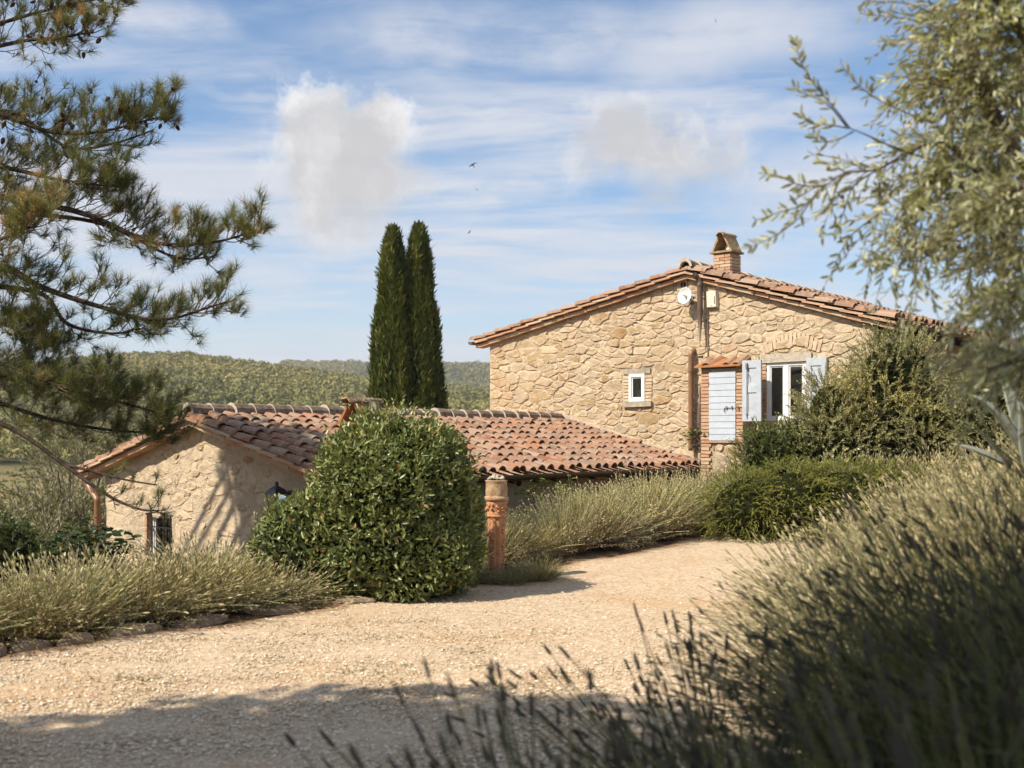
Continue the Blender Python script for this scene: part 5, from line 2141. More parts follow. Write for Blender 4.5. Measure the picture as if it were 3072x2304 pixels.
shrub('olive-green shrub behind the agave', Vector((6.3, 12.6, .5)), [(0, 0, .55, .55, .5, .60), (.6, .1, .8, .6, .5, .75), (1.1, 0, .7, .6, .5, .7)], 900, 22, .042, .011, 'shrub_leaf', core=.6)


# ---- cypresses
def cypress(label, px_, top, depth, spires, nleaf):
    x = (px_ - 1536) / F * depth
    zb = -3.2
    o = thing('cypress_tree', label, 'tree', (x, depth, zb))
    mb = MB()
    core = MB()
    spires = list(spires)
    z_top = max(q[2] for q in spires)
    for q in range(11):
        a_ = q * 2.4 + rng.uniform(0, .6)
        ht = rng.uniform(.35, .86)
        rr_ = .48 * float(np.interp(ht, [0, .5, 1], [1, .85, .25]))
        spires.append((math.cos(a_) * rr_, math.sin(a_) * rr_, zb + (z_top - zb) * ht, .20, .10))
    for (ox, oy, zt, rb, w) in spires:
        H = zt - zb
        n = int(nleaf * w)
        z = H * (1 - rng.uniform(0, 1, n) ** .62 * .995)
        z = H - z
        f = z / H
        prof = lambda f: rb * np.interp(f, [0, .12, .4, .7, .88, .96, 1], [.9, 1.0, .96, .80, .56, .34, .05])
        a = rng.uniform(0, 2 * PI, n)
        lump = np.array([mnoise.noise(Vector((math.cos(q) * 1.9 + ox * 3, math.sin(q) * 1.9, zz * .55))) + .6 * mnoise.noise(Vector((math.cos(q) * 4.5, math.sin(q) * 4.5 + ox, zz * 1.5))) for q, zz in zip(a, z)])
        r = prof(f) * (1 + .30 * lump) * rng.uniform(.88, 1.03, n)
        r = r + np.where(rng.uniform(size=n) < .06, rng.uniform(0, .10, n), 0)
        P = np.stack([ox + np.cos(a) * r, oy + np.sin(a) * r, z], -1)
        out = np.stack([np.cos(a), np.sin(a), np.zeros(n)], -1)
        D = unit(out * .35 + np.array([0, 0, 1.0]) + rng.normal(scale=.32, size=(n, 3)))
        tone = np.clip(.45 + lump * .55 + rng.normal(scale=.13, size=n), 0, 1)
        add_leaves(mb, P, D, unit(out + rng.normal(scale=.45, size=(n, 3))), rng.uniform(.12, .26, n), rng.uniform(.035, .07, n), tone, fold=.2)
        m = MB().lathe([(float(prof(q)) * .78 + .01, q * H) for q in np.linspace(0, .985, 16)], 12, (ox, oy, 0))
        core.add(np.vstack(m.V), m.Q[0], m.T[0], rnd=.0)
    mb.build('crown', 'cypress_leaf', o)
    core.build('dark_crown_core', 'dark_core_fill', o)
    MB().tube([(0, 0, -.4), (0, 0, 3.0)], [.22, .12], 8).build('trunk', 'pine_bark', o)


k30 = 30 / F
zc = lambda y: EYE + (Y0 - y) * k30
cypress('left one of two tall dark cypress trees behind the low roof', 1178, 690, 30, [(0, 0, zc(684), .55, 1.0), (-.33, -.1, zc(925), .34, .35), (.10, -.2, zc(860), .40, .3)], 15000)
cypress('right one of two tall dark cypress trees behind the low roof', 1256, 680, 30.3, [(0, 0, zc(672), .58, 1.0), (.36, -.1, zc(905), .36, .35), (.50, .0, zc(1085), .36, .25), (.62, -.1, zc(1190), .3, .15), (-.05, -.25, zc(830), .45, .3)], 15000)


# ---- olive trees in the middle distance
def far_olive(label, px_, top_y, depth, r, zb, n=420):
    x = (px_ - 1536) / F * depth
    zt = EYE + (Y0 - top_y) / F * depth
    h = zt - zb
    o = thing('olive_tree', label, 'tree', (x, depth, zb))
    E = [(0, 0, h * .60, r, r, h * .30), (-r * .4, 0, h * .66, r * .6, r * .6, h * .30), (r * .45, 0, h * .62, r * .6, r * .6, h * .32)]
    P, N = pick_in(E, n, (.5, .95))
    ml, mt = MB(), MB()
    shoots(ml, mt, P, N * .5 + rng.normal(scale=.35, size=(n, 3)) + [0, 0, .75], rng.uniform(.3, .62, n), 22, .085, .024, .06, .7, tw=.008)
    for q in range(6):
        e = E[q % 3]
        mt.tube(spine((0, 0, h * .2), (e[0] + rng.normal(scale=r * .3), e[1] + rng.normal(scale=r * .3), e[2]), .1, 6, .05), np.linspace(.07, .02, 6), 5)
    ml.build('crown', 'far_olive_leaf', o)
    mt.build('branches', 'olive_bark', o)
    MB().tube([(0, 0, -.3), (.05, 0, h * .12), (0, 0, h * .25)], [.20, .15, .12], 8).build('trunk', 'olive_bark', o)


far_olive('silvery olive tree showing its tips above the far left roof slope', 235, 1120, 24, 1.15, -2.4, 480)
far_olive('olive tree with pale tips just left of the low ridge', 455, 1190, 25, .9, -2.6, 320)
far_olive('olive tree whose pale top shows over the middle of the low ridge', 735, 1196, 26, .8, -2.8, 240)
far_olive('grey olive tree beside the far corner of the low building', 185, 1440, 17.5, .95, -2.0, 520)
far_olive('small olive tree at the left border before the dry field', 40, 1550, 15.5, .8, -1.8, 300)

# ---- dark plants at the far left, behind the lavender
shrub('dark rounded bush at the far left behind the lavender', Vector((-5.45, 11.4, -.30)), [(0, 0, .45, .62, .6, .60), (-.4, 0, .4, .6, .5, .55)], 800, 24, .045, .016, 'dark_shrub_leaf', Ls=(.10, .22), core=.8, name='dark_bush', cat='bush', tone=.3)


def fig(label, c, n, r, mat, L, name='leafy_plant'):
    o = thing(name, label, 'plant', c)
    ml, mt = MB(), MB()
    for q in range(n):
        a = rng.uniform(0, 6.28)
        u = math.sqrt(rng.uniform(0, 1))
        tip = np.array([math.cos(a) * u * r, math.sin(a) * u * r * .7, r * (.55 + .75 * rng.uniform() * (1.1 - u * .5))])
        mt.tube(spine((math.cos(a) * .05, math.sin(a) * .05, -.1), tip, .06, 5, .015), np.linspace(.010, .004, 5), 5)
        k = 9
        P = tip + rng.normal(scale=.07, size=(k, 3)) * r * 1.6
        D = unit(np.stack([np.cos(np.arange(k) * 2.4), np.sin(np.arange(k) * 2.4), rng.uniform(-.3, .3, k)], -1))
        add_leaves(ml, P, D, np.array([0, 0, 1.0]) + rng.normal(scale=.45, size=(k, 3)), rng.uniform(.7, 1.2, k) * L, rng.uniform(.45, .7, k) * L, rng.uniform(0, 1, k), fine=True, curl=-.2, fold=.1)
    ml.build('leaves', mat, o)
    mt.build('stems', 'twig_bark', o)


fig('dark green broad-leaved plant beside the downpipe of the low gable', Vector((-4.9, 12.2, -.30)), 90, .66, 'fig_leaf', .11)
p = to_world(.35, -4.9)
fig('bright green leafy stems rising in front of the shaded wall', Vector((p.x, p.y, .45)), 12, .42, 'vine_leaf', .10)
p = to_world(.30, -6.7)
fig('thin pale shoots beside the round vent of the shaded wall', Vector((p.x, p.y, .42)), 4, .34, 'vine_leaf', .06)
# creeper on the downpipe
vx0, vz0 = hp(2094, 1290, .2)
P0 = to_world(vx0, -.22, vz0)
fig('small green creeper hanging on the brown downpipe', Vector((P0.x, P0.y, P0.z - .30)), 9, .26, 'vine_leaf', .085, name='creeper')
# ------------------------------------------------------------------ pine at the left
def pine():
    T = Vector((-9.2, 11.3, 0))
    K = 1.68                                  # how much farther than the listed depths
    o = thing('pine_tree', 'pine tree reaching in from the left with tufted needles and small cones', 'tree', (T.x, T.y, float(gz(T.x, T.y))))
    off = np.array(o.location)
    tr = MB()
    tr.tube(smooth_path([(0, 0, -.3), (.05, .05, 2.5), (.0, .1, 5), (-.1, .15, 8), (-.1, .2, 10.0)], 20), np.linspace(.24, .05, 20), 10)
    tr.build('trunk', 'pine_bark', o, smooth=True)
    br, tw, nd, cn = MB(), MB(), MB(), []

    def tuft(P, D, nn, L, w, tone):
        n = len(P)
        k = nn
        t = rng.uniform(-.9, .15, (n, k, 1))
        base = P[:, None] + D[:, None] * t * .085
        d = unit(D[:, None] * rng.uniform(.45, 1.3, (n, k, 1)) + rand_dirs(n * k).reshape(n, k, 3) * .85)
        s = unit(np.cross(d, rand_dirs(n * k).reshape(n, k, 3))) * w
        tip = base + d * (L * rng.uniform(.7, 1.15, (n, k, 1)))
        V = np.stack([base - s, base + s, tip], 2).reshape(-1, 3)
        r = np.clip(tone[:, None] + rng.normal(scale=.10, size=(n, k)), 0, 1)
        nd.add(V, None, np.arange(n * k * 3).reshape(-1, 3), rnd=np.repeat(r.ravel(), 3))

    def branch(pts, r0, dens, bare=.18, upk=.5, tone=.45, sub=.50, hang=False, sparse=1.0):
        """pts: photo pixel + depth triples"""
        P = smooth_path([np.array(px_at(q[0], q[1], q[2] * K)) - off for q in pts], 26)
        br.tube(P, np.linspace(r0 * 1.2, .008, 26), 7)
        L = np.linalg.norm(np.diff(P, axis=0), axis=1).sum()
        nsub = int(L * dens * .48)
        for q in range(nsub):
            u = bare + (1 - bare) * rng.uniform() ** .85
            i = min(24, int(u * 25))
            p = P[i] + (P[i + 1] - P[i]) * (u * 25 - i)
            tg = unit(P[min(i + 2, 25)] - P[max(i - 1, 0)])
            sd = unit(np.cross(tg, rand_dirs(1)[0]))
            d = unit(tg * rng.uniform(.4, 1.1) + sd * rng.uniform(.4, 1.0) + np.array([0, 0, upk * rng.uniform(0, 1.2)]))
            l = sub * rng.uniform(.45, 1.25) * (1.15 - .55 * u)
            m = 6
            t = np.linspace(0, 1, m)[:, None]
            C = p + d * l * t + np.array([0, 0, 1.0]) * l * (-.20 * t + .42 * t ** 2) + rng.normal(scale=.012, size=(m, 3)) * t
            tw.tube(C, np.linspace(.0065, .0035, m), 4, cap=False)
            ends = [(C[-1], unit(C[-1] - C[-2]))]
            for z in range(int(rng.integers(1, 4))):
                j = int(rng.integers(2, m - 1))
                dd = unit(unit(C[j] - C[j - 1]) + rand_dirs(1)[0] * .8 + np.array([0, 0, .35]))
                l2 = l * rng.uniform(.25, .5)
                C2 = C[j] + dd * l2 * t + np.array([0, 0, .25]) * l2 * t ** 2
                tw.tube(C2, np.linspace(.005, .003, m), 4, cap=False)
                ends.append((C2[-1], unit(C2[-1] - C2[-2] + [0, 0, .01])))
            for (e, ed) in ends:
                if rng.uniform() < sparse:
                    tuft(np.array([e]), np.array([unit(ed + np.array([0, 0, .28]))]), int(rng.integers(38, 62)), .155, .0022, np.array([np.clip(tone + rng.normal(scale=.22), 0, 1)]))
                if rng.uniform() < .22:
                    cn.append(e - ed * rng.uniform(.05, .16) + rng.normal(scale=.02, size=3))
        return P

    tk = (-640, 0)
    branch([(-900, 330, 7.7), (-300, 160, 7.4), (0, 70, 7.2), (180, 20, 7.1), (330, -10, 7.0)], .030, 14, .3, .45)
    branch([(-900, 400, 7.7), (-200, 190, 7.3), (60, 125, 7.1), (170, 115, 7.0), (280, 95, 6.9)], .028, 14, .3, .35)
    branch([(-900, 560, 7.7), (-200, 330, 7.4), (0, 345, 7.2), (150, 395, 7.1), (300, 395, 7.0), (500, 345, 6.9)], .040, 24, .28, .6)
    branch([(-300, 400, 7.6), (0, 330, 7.5), (200, 440, 7.4), (340, 430, 7.3), (460, 390, 7.2)], .025, 16, .25, .6)
    branch([(-900, 640, 7.7), (-200, 480, 7.4), (0, 500, 7.1), (180, 540, 7.0), (340, 560, 6.9)], .040, 22, .28, .5, tone=.3)
    branch([(-900, 700, 7.7), (-200, 560, 7.4), (0, 590, 7.2), (250, 640, 7.1), (450, 725, 7.0), (620, 730, 6.9), (780, 690, 6.8)], .045, 27, .26, .65, tone=.5)
    branch([(-300, 620, 7.4), (50, 640, 7.4), (300, 670, 7.4), (520, 770, 7.3), (640, 770, 7.2)], .03, 18, .25, .45, tone=.4)
    branch([(-900, 800, 7.7), (-300, 700, 7.0), (-60, 730, 6.6), (60, 690, 6.3), (110, 680, 6.1)], .03, 14, .35, .7, tone=.6)
    branch([(-900, 880, 7.7), (-200, 800, 7.4), (0, 800, 7.1), (120, 860, 7.0), (300, 920, 6.9), (480, 960, 6.8), (680, 905, 6.7)], .050, 24, .28, .5, tone=.3)
    branch([(-100, 850, 7.2), (120, 880, 7.1), (200, 970, 7.0), (330, 1000, 6.9), (420, 985, 6.8)], .028, 15, .2, .4, tone=.25, sparse=.7)
    branch([(-900, 960, 7.8), (-300, 930, 7.4), (-40, 960, 7.2), (80, 1000, 7.1), (160, 1010, 7.0)], .03, 24, .35, .5, tone=.4)
    branch([(-900, 1050, 7.8), (-300, 1060, 7.4), (0, 1130, 7.3), (150, 1160, 7.2), (300, 1190, 7.1), (480, 1240, 7.0)], .04, 30, .25, .55, tone=.35)
    branch([(-600, 1120, 7.8), (-200, 1150, 7.6), (0, 1210, 7.5), (160, 1260, 7.4), (330, 1290, 7.3), (500, 1300, 7.2)], .035, 26, .25, .5, tone=.35)
    branch([(-600, 1050, 7.5), (-200, 1080, 7.3), (0, 1090, 7.1), (100, 1130, 7.0), (240, 1180, 6.9), (330, 1200, 6.8)], .03, 24, .25, .6, tone=.3)
    branch([(-600, 1130, 7.8), (-100, 1240, 7.2), (60, 1300, 7.1), (200, 1400, 7.0), (330, 1490, 6.9), (420, 1528, 6.8), (475, 1532, 6.75)], .030, 9, .38, .4, tone=.3, sub=.22, sparse=.14)
    branch([(200, 1395, 7.0), (300, 1420, 6.95), (380, 1440, 6.9), (470, 1455, 6.85)], .014, 8, .3, .5, tone=.3, sub=.18, sparse=.4)
    # crown above the frame
    E = [tuple(np.array(q) - off) + r for q, r in (((-7.4, 11.7, 5.8), (1.0, .95, 1.1)), ((-6.7, 11.5, 5.1), (.7, .7, .8)), ((-8.1, 12.0, 6.9), (.9, .9, .9)))]
    P, N = pick_in(E, 560, (.15, 1.0))
    tuft(P, unit(N + [0, 0, .6]), 70, .24, .009, rng.uniform(.2, .6, len(P)))
    for q in range(26):
        e = P[int(rng.integers(0, len(P)))]
        tw.tube(spine((-.1, .2, e[2] - .5), e, -.2, 8, .03), np.linspace(.03, .008, 8), 5)
    br.build('branches', 'pine_bark', o, smooth=True)
    tw.build('twigs', 'twig_bark', o)
    nd.build('needles', 'pine_needle', o)
    cone = MB().lathe([(.004, -.03), (.014, -.022), (.019, -.008), (.017, .01), (.010, .024), (.002, .032)], 7).mesh('pine_cone', 'pine_cone_scale')
    for c in cn[:110]:
        q = obj('pine_cone', cone, o)
        q.location = tuple(c)
        q.rotation_euler = tuple(rng.uniform(-1.2, 1.2, 3) + [PI, 0, 0])
        s = rng.uniform(.9, 1.35)
        q.scale = (s, s, s * 1.15)


pine()


# ------------------------------------------------------------------ olive at the right
def olive():
    T = Vector((3.35, 4.9, 0))
    T.z = float(gz(T.x, T.y))
    o = thing('near_olive_tree', 'olive tree at the right edge with silvery leaves and green olives', 'tree', T)
    off = np.array(T)
    MB().tube(smooth_path([(0, 0, -.3), (.06, 0, .6), (0, .05, 1.3), (.1, .05, 2.0)], 12), np.linspace(.20, .12, 12), 9).build('trunk', 'olive_bark', o, smooth=True)
    br, tw, lf = MB(), MB(), MB()
    fruit = []

    def limb(pts, r0, r1=.005, n=22):
        P = smooth_path([np.array(px_at(*q)) - off for q in pts], n)
        br.tube(P, np.linspace(r0, r1, n), 7)
        return P

    def dress(P, n, Lr, u0=.2, droop=(.05, .5), k=12, back=None, upk=0.0, tone=None):
        """hang leafy shoots along a limb"""
        u = u0 + (1 - u0) * rng.uniform(0, 1, n)
        i = np.clip((u * (len(P) - 1)).astype(int), 0, len(P) - 2)
        f = (u * (len(P) - 1) - i)[:, None]
        S = P[i] * (1 - f) + P[i + 1] * f
        tg = unit(P[i + 1] - P[i])
        D = unit(tg * rng.uniform(.2, 1.1, (n, 1)) + rand_dirs(n) * .8 + np.array([0, 0, upk]))
        L = rng.uniform(*Lr, n)
        pos = shoots(lf, tw, S, D, L, k, .064, .0165, rng.uniform(*droop), .85, tw=.0028, fine=True, curl=.05, taper=.3, t0=.18, rnd=rng.uniform(.2, .8, n) if tone is None else np.clip(rng.normal(tone, .15, n), 0, 1))
        for q in range(0, n, 2):
            fruit.append(pos[q, int(rng.integers(2, k))] + np.array([0, 0, -.018]) + rng.normal(scale=.008, size=3))
        return S, D, L

    def tipshoot(pts, k=16, L=.066, rr=.004, r0=.0035):
        """one long leafy shoot drawn by its own points"""
        P = limb(pts, r0, .0015, 14)
        n = len(P) - 1
        m = max(5, int(k * .72))
        u = np.linspace(.25, .99, m)
        i = np.clip((u * n).astype(int), 0, n - 1)
        S = P[i] + (P[i + 1] - P[i]) * (u * n - i)[:, None]
        tg = unit(P[i + 1] - P[i])
        sd = unit(np.cross(tg, rand_dirs(m)))
        for s in (-1, 1):
            D = unit(tg * .7 + sd * s * .75 + rng.normal(scale=.22, size=(m, 3)))
            add_leaves(lf, S, D, unit(np.cross(D, sd) + rng.normal(scale=.4, size=(m, 3))), L * rng.uniform(.75, 1.15, m) * np.linspace(1, .7, m), .0165, rng.uniform(.3, .95, m), fine=True, curl=.06)
        return P

    d = 4.6
    # leafy shoots against the sky
    A = limb([(2840, 425, d), (2740, 445, d), (2640, 505, d - .05), (2540, 520, d - .1), (2470, 560, d - .1)], .0075, .003)
    tipshoot([(2470, 560, d - .1), (2400, 555, d - .1), (2340, 530, d - .15), (2290, 520, d - .15)], 15)
    tipshoot([(2470, 560, d - .1), (2420, 610, d - .1), (2330, 640, d - .1), (2270, 660, d - .15)], 13)
    tipshoot([(2440, 590, d - .1), (2390, 660, d - .1), (2310, 715, d - .1), (2235, 745, d - .1)], 14)
    tipshoot([(2540, 520, d - .1), (2500, 495, d - .1), (2460, 485, d - .1)], 6)
    tipshoot([(2640, 505, d), (2560, 560, d), (2530, 640, d), (2500, 700, d), (2460, 700, d)], 11)
    tipshoot([(2680, 480, d), (2670, 570, d), (2600, 560, d), (2570, 600, d)], 11)
    B = limb([(2800, 480, d), (2700, 450, d), (2600, 405, d - .1), (2550, 385, d - .1)], .005, .002)
    tipshoot([(2550, 385, d - .1), (2500, 320, d - .15), (2440, 250, d - .15), (2400, 180, d - .2), (2388, 125, d - .2)], 20)
    tipshoot([(2540, 380, d - .1), (2480, 310, d - .1), (2420, 285, d - .1), (2385, 265, d - .1)], 13)
    tipshoot([(2545, 385, d - .1), (2490, 375, d - .1), (2430, 370, d - .1), (2400, 345, d - .1)], 12)
    tipshoot([(2560, 395, d - .1), (2510, 420, d - .1), (2460, 425, d - .1), (2440, 405, d - .1)], 10)
    tipshoot([(2800, 370, d), (2700, 330, d), (2620, 290, d), (2560, 240, d), (2525, 195, d)], 18)
    tipshoot([(2860, 270, d), (2760, 240, d), (2690, 230, d), (2625, 245, d)], 14)
    tipshoot([(2840, 90, d), (2740, 60, d), (2660, 50, d), (2580, 40, d)], 14)
    tipshoot([(2840, 60, d), (2760, 110, d), (2680, 120, d), (2630, 125, d)], 12)
    tipshoot([(2800, 40, d), (2720, 10, d), (2640, 5, d), (2600, 0, d)], 12)
    tipshoot([(2640, 640, d), (2560, 700, d), (2520, 760, d), (2490, 830, d)], 12)
    # limbs of the dense part
    C = [limb([(3350, 900, 4.9), (3100, 560, 4.9), (2960, 300, 4.8), (2900, 60, 4.8), (2860, -120, 4.8)], .05, .012),
         limb([(3350, 900, 4.9), (3150, 700, 4.8), (2990, 560, 4.7), (2840, 425, d)], .04, .012),
         limb([(3350, 950, 4.9), (3100, 800, 4.8), (2940, 640, 4.7), (2840, 520, 4.6), (2760, 560, 4.6)], .03, .006),
         limb([(3400, 1000, 4.8), (3200, 950, 4.5), (3080, 900, 4.3), (2990, 880, 4.2), (2930, 930, 4.2)], .03, .005),
         limb([(3400, 300, 4.8), (3180, 200, 4.6), (3040, 60, 4.5), (2960, -60, 4.5)], .04, .012),
         limb([(3400, 700, 4.8), (3200, 620, 4.4), (3060, 560, 4.2), (2960, 640, 4.1)], .03, .006),
         limb([(3400, 1050, 4.8), (3250, 1080, 4.3), (3120, 1060, 4.1), (3020, 1090, 4.0), (2960, 1110, 4.0)], .025, .005),
         limb([(3350, 450, 5.2), (3180, 380, 5.2), (3040, 300, 5.2), (2900, 250, 5.1), (2800, 240, 5.0)], .03, .006)]
    dress(A, 26, (.12, .30), .0, (.2, .7), k=10)
    dress(C[0], 120, (.18, .42), .25, (.1, .6))
    dress(C[1], 60, (.18, .40), .3, (.3, .8))
    dress(C[2], 64, (.16, .42), .25, (.35, .9))
    dress(C[3], 26, (.15, .36), .25, (.3, .9))
    dress(C[4], 160, (.18, .42), .2, (.1, .5))
    dress(C[5], 60, (.16, .38), .2, (.2, .7))
    dress(C[6], 26, (.14, .32), .25, (.1, .6))
    dress(C[7], 90, (.18, .42), .2, (.1, .6))
    # hanging curtain of shoots below the main limb
    cc = []
    for (x0, x1, y0, y1, n, dd) in ((2600, 2780, 580, 840, 34, 4.6), (2740, 2920, 500, 800, 54, 4.7), (2880, 3100, 80, 860, 190, 5.0), (2950, 3130, 380, 1100, 80, 4.5), (2940, 3060, 860, 1000, 14, 4.3), (2780, 2900, 20, 330, 50, 4.9), (2980, 3130, 980, 1120, 30, 4.2)):
        S = np.array([np.array(px_at(rng.uniform(x0, x1), rng.uniform(y0, y1), dd + rng.normal(scale=.22))) - off for q in range(n)])
        D = unit(rand_dirs(n) * .9 + np.array([-.45, 0, -.15]))
        pos = shoots(lf, tw, S, D, rng.uniform(.12, .34, n), 10, .064, .0165, .35, .85, tw=.0026, fine=True, curl=.05, taper=.3, rnd=rng.uniform(.15, .8, n))
        for q in range(0, n, 2):
            fruit.append(pos[q, int(rng.integers(2, 10))] + np.array([0, 0, -.018]))
    br.build('branches', 'twig_bark', o, smooth=True)
    tw.build('twigs', 'twig_bark', o)
    lf.build('leaves', 'olive_leaf', o)
    fm = MB()
    for f in fruit[:420]:
        m_ = MB().lathe([(.002, -.011), (.007, -.007), (.0085, 0), (.007, .007), (.002, .011)], 6)
        fm.add(np.vstack(m_.V) + f, m_.Q[0], m_.T[0])
    fm.build('olives', 'olive_fruit', o, smooth=True, kind='stuff')


olive()


# ------------------------------------------------------------------ broad tree behind the viewpoint, whose shade falls on the near drive
def shade_tree():
    T = Vector((-7.0, .6, 0))
    o = thing('broad_leafed_tree', 'broad-leafed tree behind the viewpoint that shades the near end of the drive', 'tree', T)
    k = Vector((sun_dir.x, sun_dir.y, 0)) / sun_dir.z
    E = []
    for (sx, sy, r, h) in ((-2.7, 3.0, 2.3, 6.2), (-1.1, 4.5, 2.1, 6.6), (.7, 2.6, 1.75, 6.0), (.2, 3.9, 1.5, 7.0), (-4.6, 2.8, 2.2, 6.4), (2.1, 2.3, 1.7, 6.2), (1.2, 1.2, 1.6, 6.0), (2.5, 3.5, 1.5, 6.4)):
        c = Vector((sx, sy, 0)) + k * h + Vector((0, 0, h)) - T
        E.append((c.x, c.y, c.z, r * .98, r * .98, r * .75))
    n = 19000
    P, N = pick_in(E, n, (.2, 1.0))
    ml = MB()
    D = rand_dirs(n)
    shoots(ml, None, P, N + rand_dirs(n) * .6, .3, 7, .20, .13, .1, 1.0)
    ml.build('crown', 'shade_leaf', o)
    mt = MB()
    mt.tube(smooth_path([(0, 0, -.3), (.1, .1, 1.6), (0, .1, 3.4)], 10), np.linspace(.26, .18, 10), 9)
    for e in E:
        mt.tube(spine((0, .1, 3.2), (e[0], e[1], e[2]), .2, 8, .06), np.linspace(.12, .03, 8), 6)
    mt.build('trunk', 'pine_bark', o)


shade_tree()


# ------------------------------------------------------------------ agave
def agave():
    c = px_at(3130, 1470, 6.4)
    o = thing('agave', 'blue-grey agave with broad pointed leaves at the right edge', 'agave', c)
    specs = [((2905, 1183, 6.2), .17, .10), ((2925, 1275, 6.05), .16, -.02), ((3000, 1130, 6.5), .17, .05), ((2850, 1330, 6.1), .10, .04), ((3120, 1080, 6.5), .17, .0), ((3230, 1150, 6.4), .17, 0), ((3300, 1260, 6.3), .17, .1), ((3060, 1210, 5.8), .17, -.05), ((3180, 1280, 5.7), .16, -.1)]
    for (tp, w, sag) in specs:
        tip = np.array(px_at(*tp) - c)
        P = spine((0, 0, 0), tip, sag, 10)
        T_ = unit(np.gradient(P, axis=0))
        side = unit(np.cross(T_, np.array([0, -.55, 1.0])))
        nn = np.cross(side, T_)
        f = np.linspace(0, 1, 10)
        ww = w * np.interp(f, [0, .15, .45, .7, .9, 1], [.5, .62, .62, .45, .16, .003])
        V = []
        for s, up_ in ((-1, .22), (-.5, .05), (0, 0), (.5, .05), (1, .22)):
            V.append(P + side * (s * ww)[:, None] + nn * (up_ * ww)[:, None])
        for s, up_ in ((.6, -.06), (0, -.22), (-.6, -.06)):
            V.append(P + side * (s * ww)[:, None] + nn * (up_ * ww)[:, None])
        V = np.stack(V, 1)
        m = 8
        i = np.arange(9)[:, None] * m
        j = np.arange(m)[None]
        k = (j + 1) % m
        Q = np.stack([i + j, i + k, i + m + k, i + m + j], -1).reshape(-1, 4)
        MB().add(V.reshape(-1, 3), Q).build('leaf', 'agave_leaf', o, smooth=True)


agave()


# ------------------------------------------------------------------ terracotta column
def column():
    c = Vector((-.17, 11.8, 0))
    c.z = float(gz(c.x, c.y)) - .02
    o = thing('terracotta_column', 'weathered terracotta garden column with carved capital beside the clipped bush', 'column', c)
    s = 11.8 / F
    H = lambda y: EYE + (Y0 - y) * s - c.z
    rz = lambda px_: px_ * s
    MB().lathe([(rz(30), 0), (rz(30), .05), (rz(27), .07), (rz(25), .10)], 24).build('base', 'terracotta', o, smooth=True)
    # fluted shaft
    n = 40
    zs = np.linspace(.09, H(1552), 14)
    an = np.arange(n) * 2 * PI / n
    fl = np.where((np.arange(n) % 5) == 0, .90, np.where((np.arange(n) % 5) == 1, .955, 1.0))
    V = []
    for z in zs:
        rr = np.interp(z, [0, zs[-1]], [rz(23.5), rz(27)]) * fl
        V.append(np.stack([np.cos(an) * rr, np.sin(an) * rr, np.full(n, z)], -1))
    V = np.vstack(V)
    V += np.array([[mnoise.noise(Vector(v * 14)) for v in V]]).T * unit(V * [1, 1, 0]) * .006
    i = np.arange(13)[:, None] * n
    j = np.arange(n)[None]
    k = (j + 1) % n
    Q = np.stack([i + j, i + k, i + n + k, i + n + j], -1).reshape(-1, 4)
    MB().add(V, Q).build('shaft', 'terracotta', o)
    MB().lathe([(rz(27), H(1552)), (rz(31), H(1549)), (rz(31), H(1545)), (rz(28), H(1543)), (rz(30.5), H(1539)), (rz(28), H(1536)), (rz(28), H(1532)), (rz(32), H(1510)), (rz(33), H(1503))], 28).build('capital', 'terracotta', o, smooth=True)
    # carved leaves and swags on the capital and down the shaft
    g = np.random.default_rng(6)
    cv = MB()
    for q in range(26):
        a = g.uniform(0, 2 * PI)
        z = g.uniform(H(1534), H(1506))
        r = rz(31)
        m = MB().lathe([(.002, -.018), (.012, -.010), (.016, 0), (.012, .010), (.002, .018)], 6)
        cv.add(np.vstack(m.V) * [1, 1, g.uniform(.7, 1.5)] + [math.cos(a) * r, math.sin(a) * r, z], m.Q[0], m.T[0])
    for sgn_a in (-.55, 1.1, 2.6, 4.2):
        for q in range(16):
            z = H(1545) - .03 - q * .038
            a = sgn_a + .12 * math.sin(q * 1.3)
            r = rz(25)
            m = MB().lathe([(.002, -.014), (.012, -.006), (.013, .006), (.002, .014)], 6)
            cv.add(np.vstack(m.V) * g.uniform(.7, 1.4) + [math.cos(a) * r, math.sin(a) * r, z], m.Q[0], m.T[0])
    cv.build('carving', 'terracotta', o, smooth=True)
    MB().lathe([(rz(33), H(1503)), (rz(37.5), H(1499)), (rz(38), H(1494)), (rz(35.5), H(1490)), (rz(32), H(1487))], 30).build('collar', 'old_terracotta', o, smooth=True)
    an = np.arange(32) * 2 * PI / 32
    prof = [(32.5, 1487), (33.5, 1480), (33, 1468), (32, 1455), (31.5, 1446), (33, 1443.5), (33, 1441), (29, 1440)]
    V = np.vstack([np.stack([np.cos(an) * rz(r), np.sin(an) * rz(r), np.full(32, H(y))], -1) for r, y in prof])
    V += np.array([[mnoise.noise(Vector(v * 19)) for v in V]]).T * unit(V * [1, 1, 0]) * .011
    i = np.arange(len(prof) - 1)[:, None] * 32
    j = np.arange(32)[None]
    k = (j + 1) % 32
    Q = np.stack([i + j, i + k, i + 32 + k, i + 32 + j], -1).reshape(-1, 4)
    MB().add(V, Q).build('drum', 'old_terracotta', o, smooth=True)
    mb = MB()
    for q in range(16):
        a, rr = g.uniform(0, 2 * PI), rz(22) * math.sqrt(g.uniform())
        m = MB().lathe([(.003, -.02), (.022, -.012), (.028, 0), (.02, .016), (.004, .026)], 6)
        mb.add(np.vstack(m.V) * g.uniform(.7, 1.25, 3) + g.normal(scale=.004, size=(len(np.vstack(m.V)), 3)) + [math.cos(a) * rr, math.sin(a) * rr, H(1438) + (rz(24) - rr) * .42], m.Q[0], m.T[0])
    mb.build('rubble_top', 'cement', o)


column()


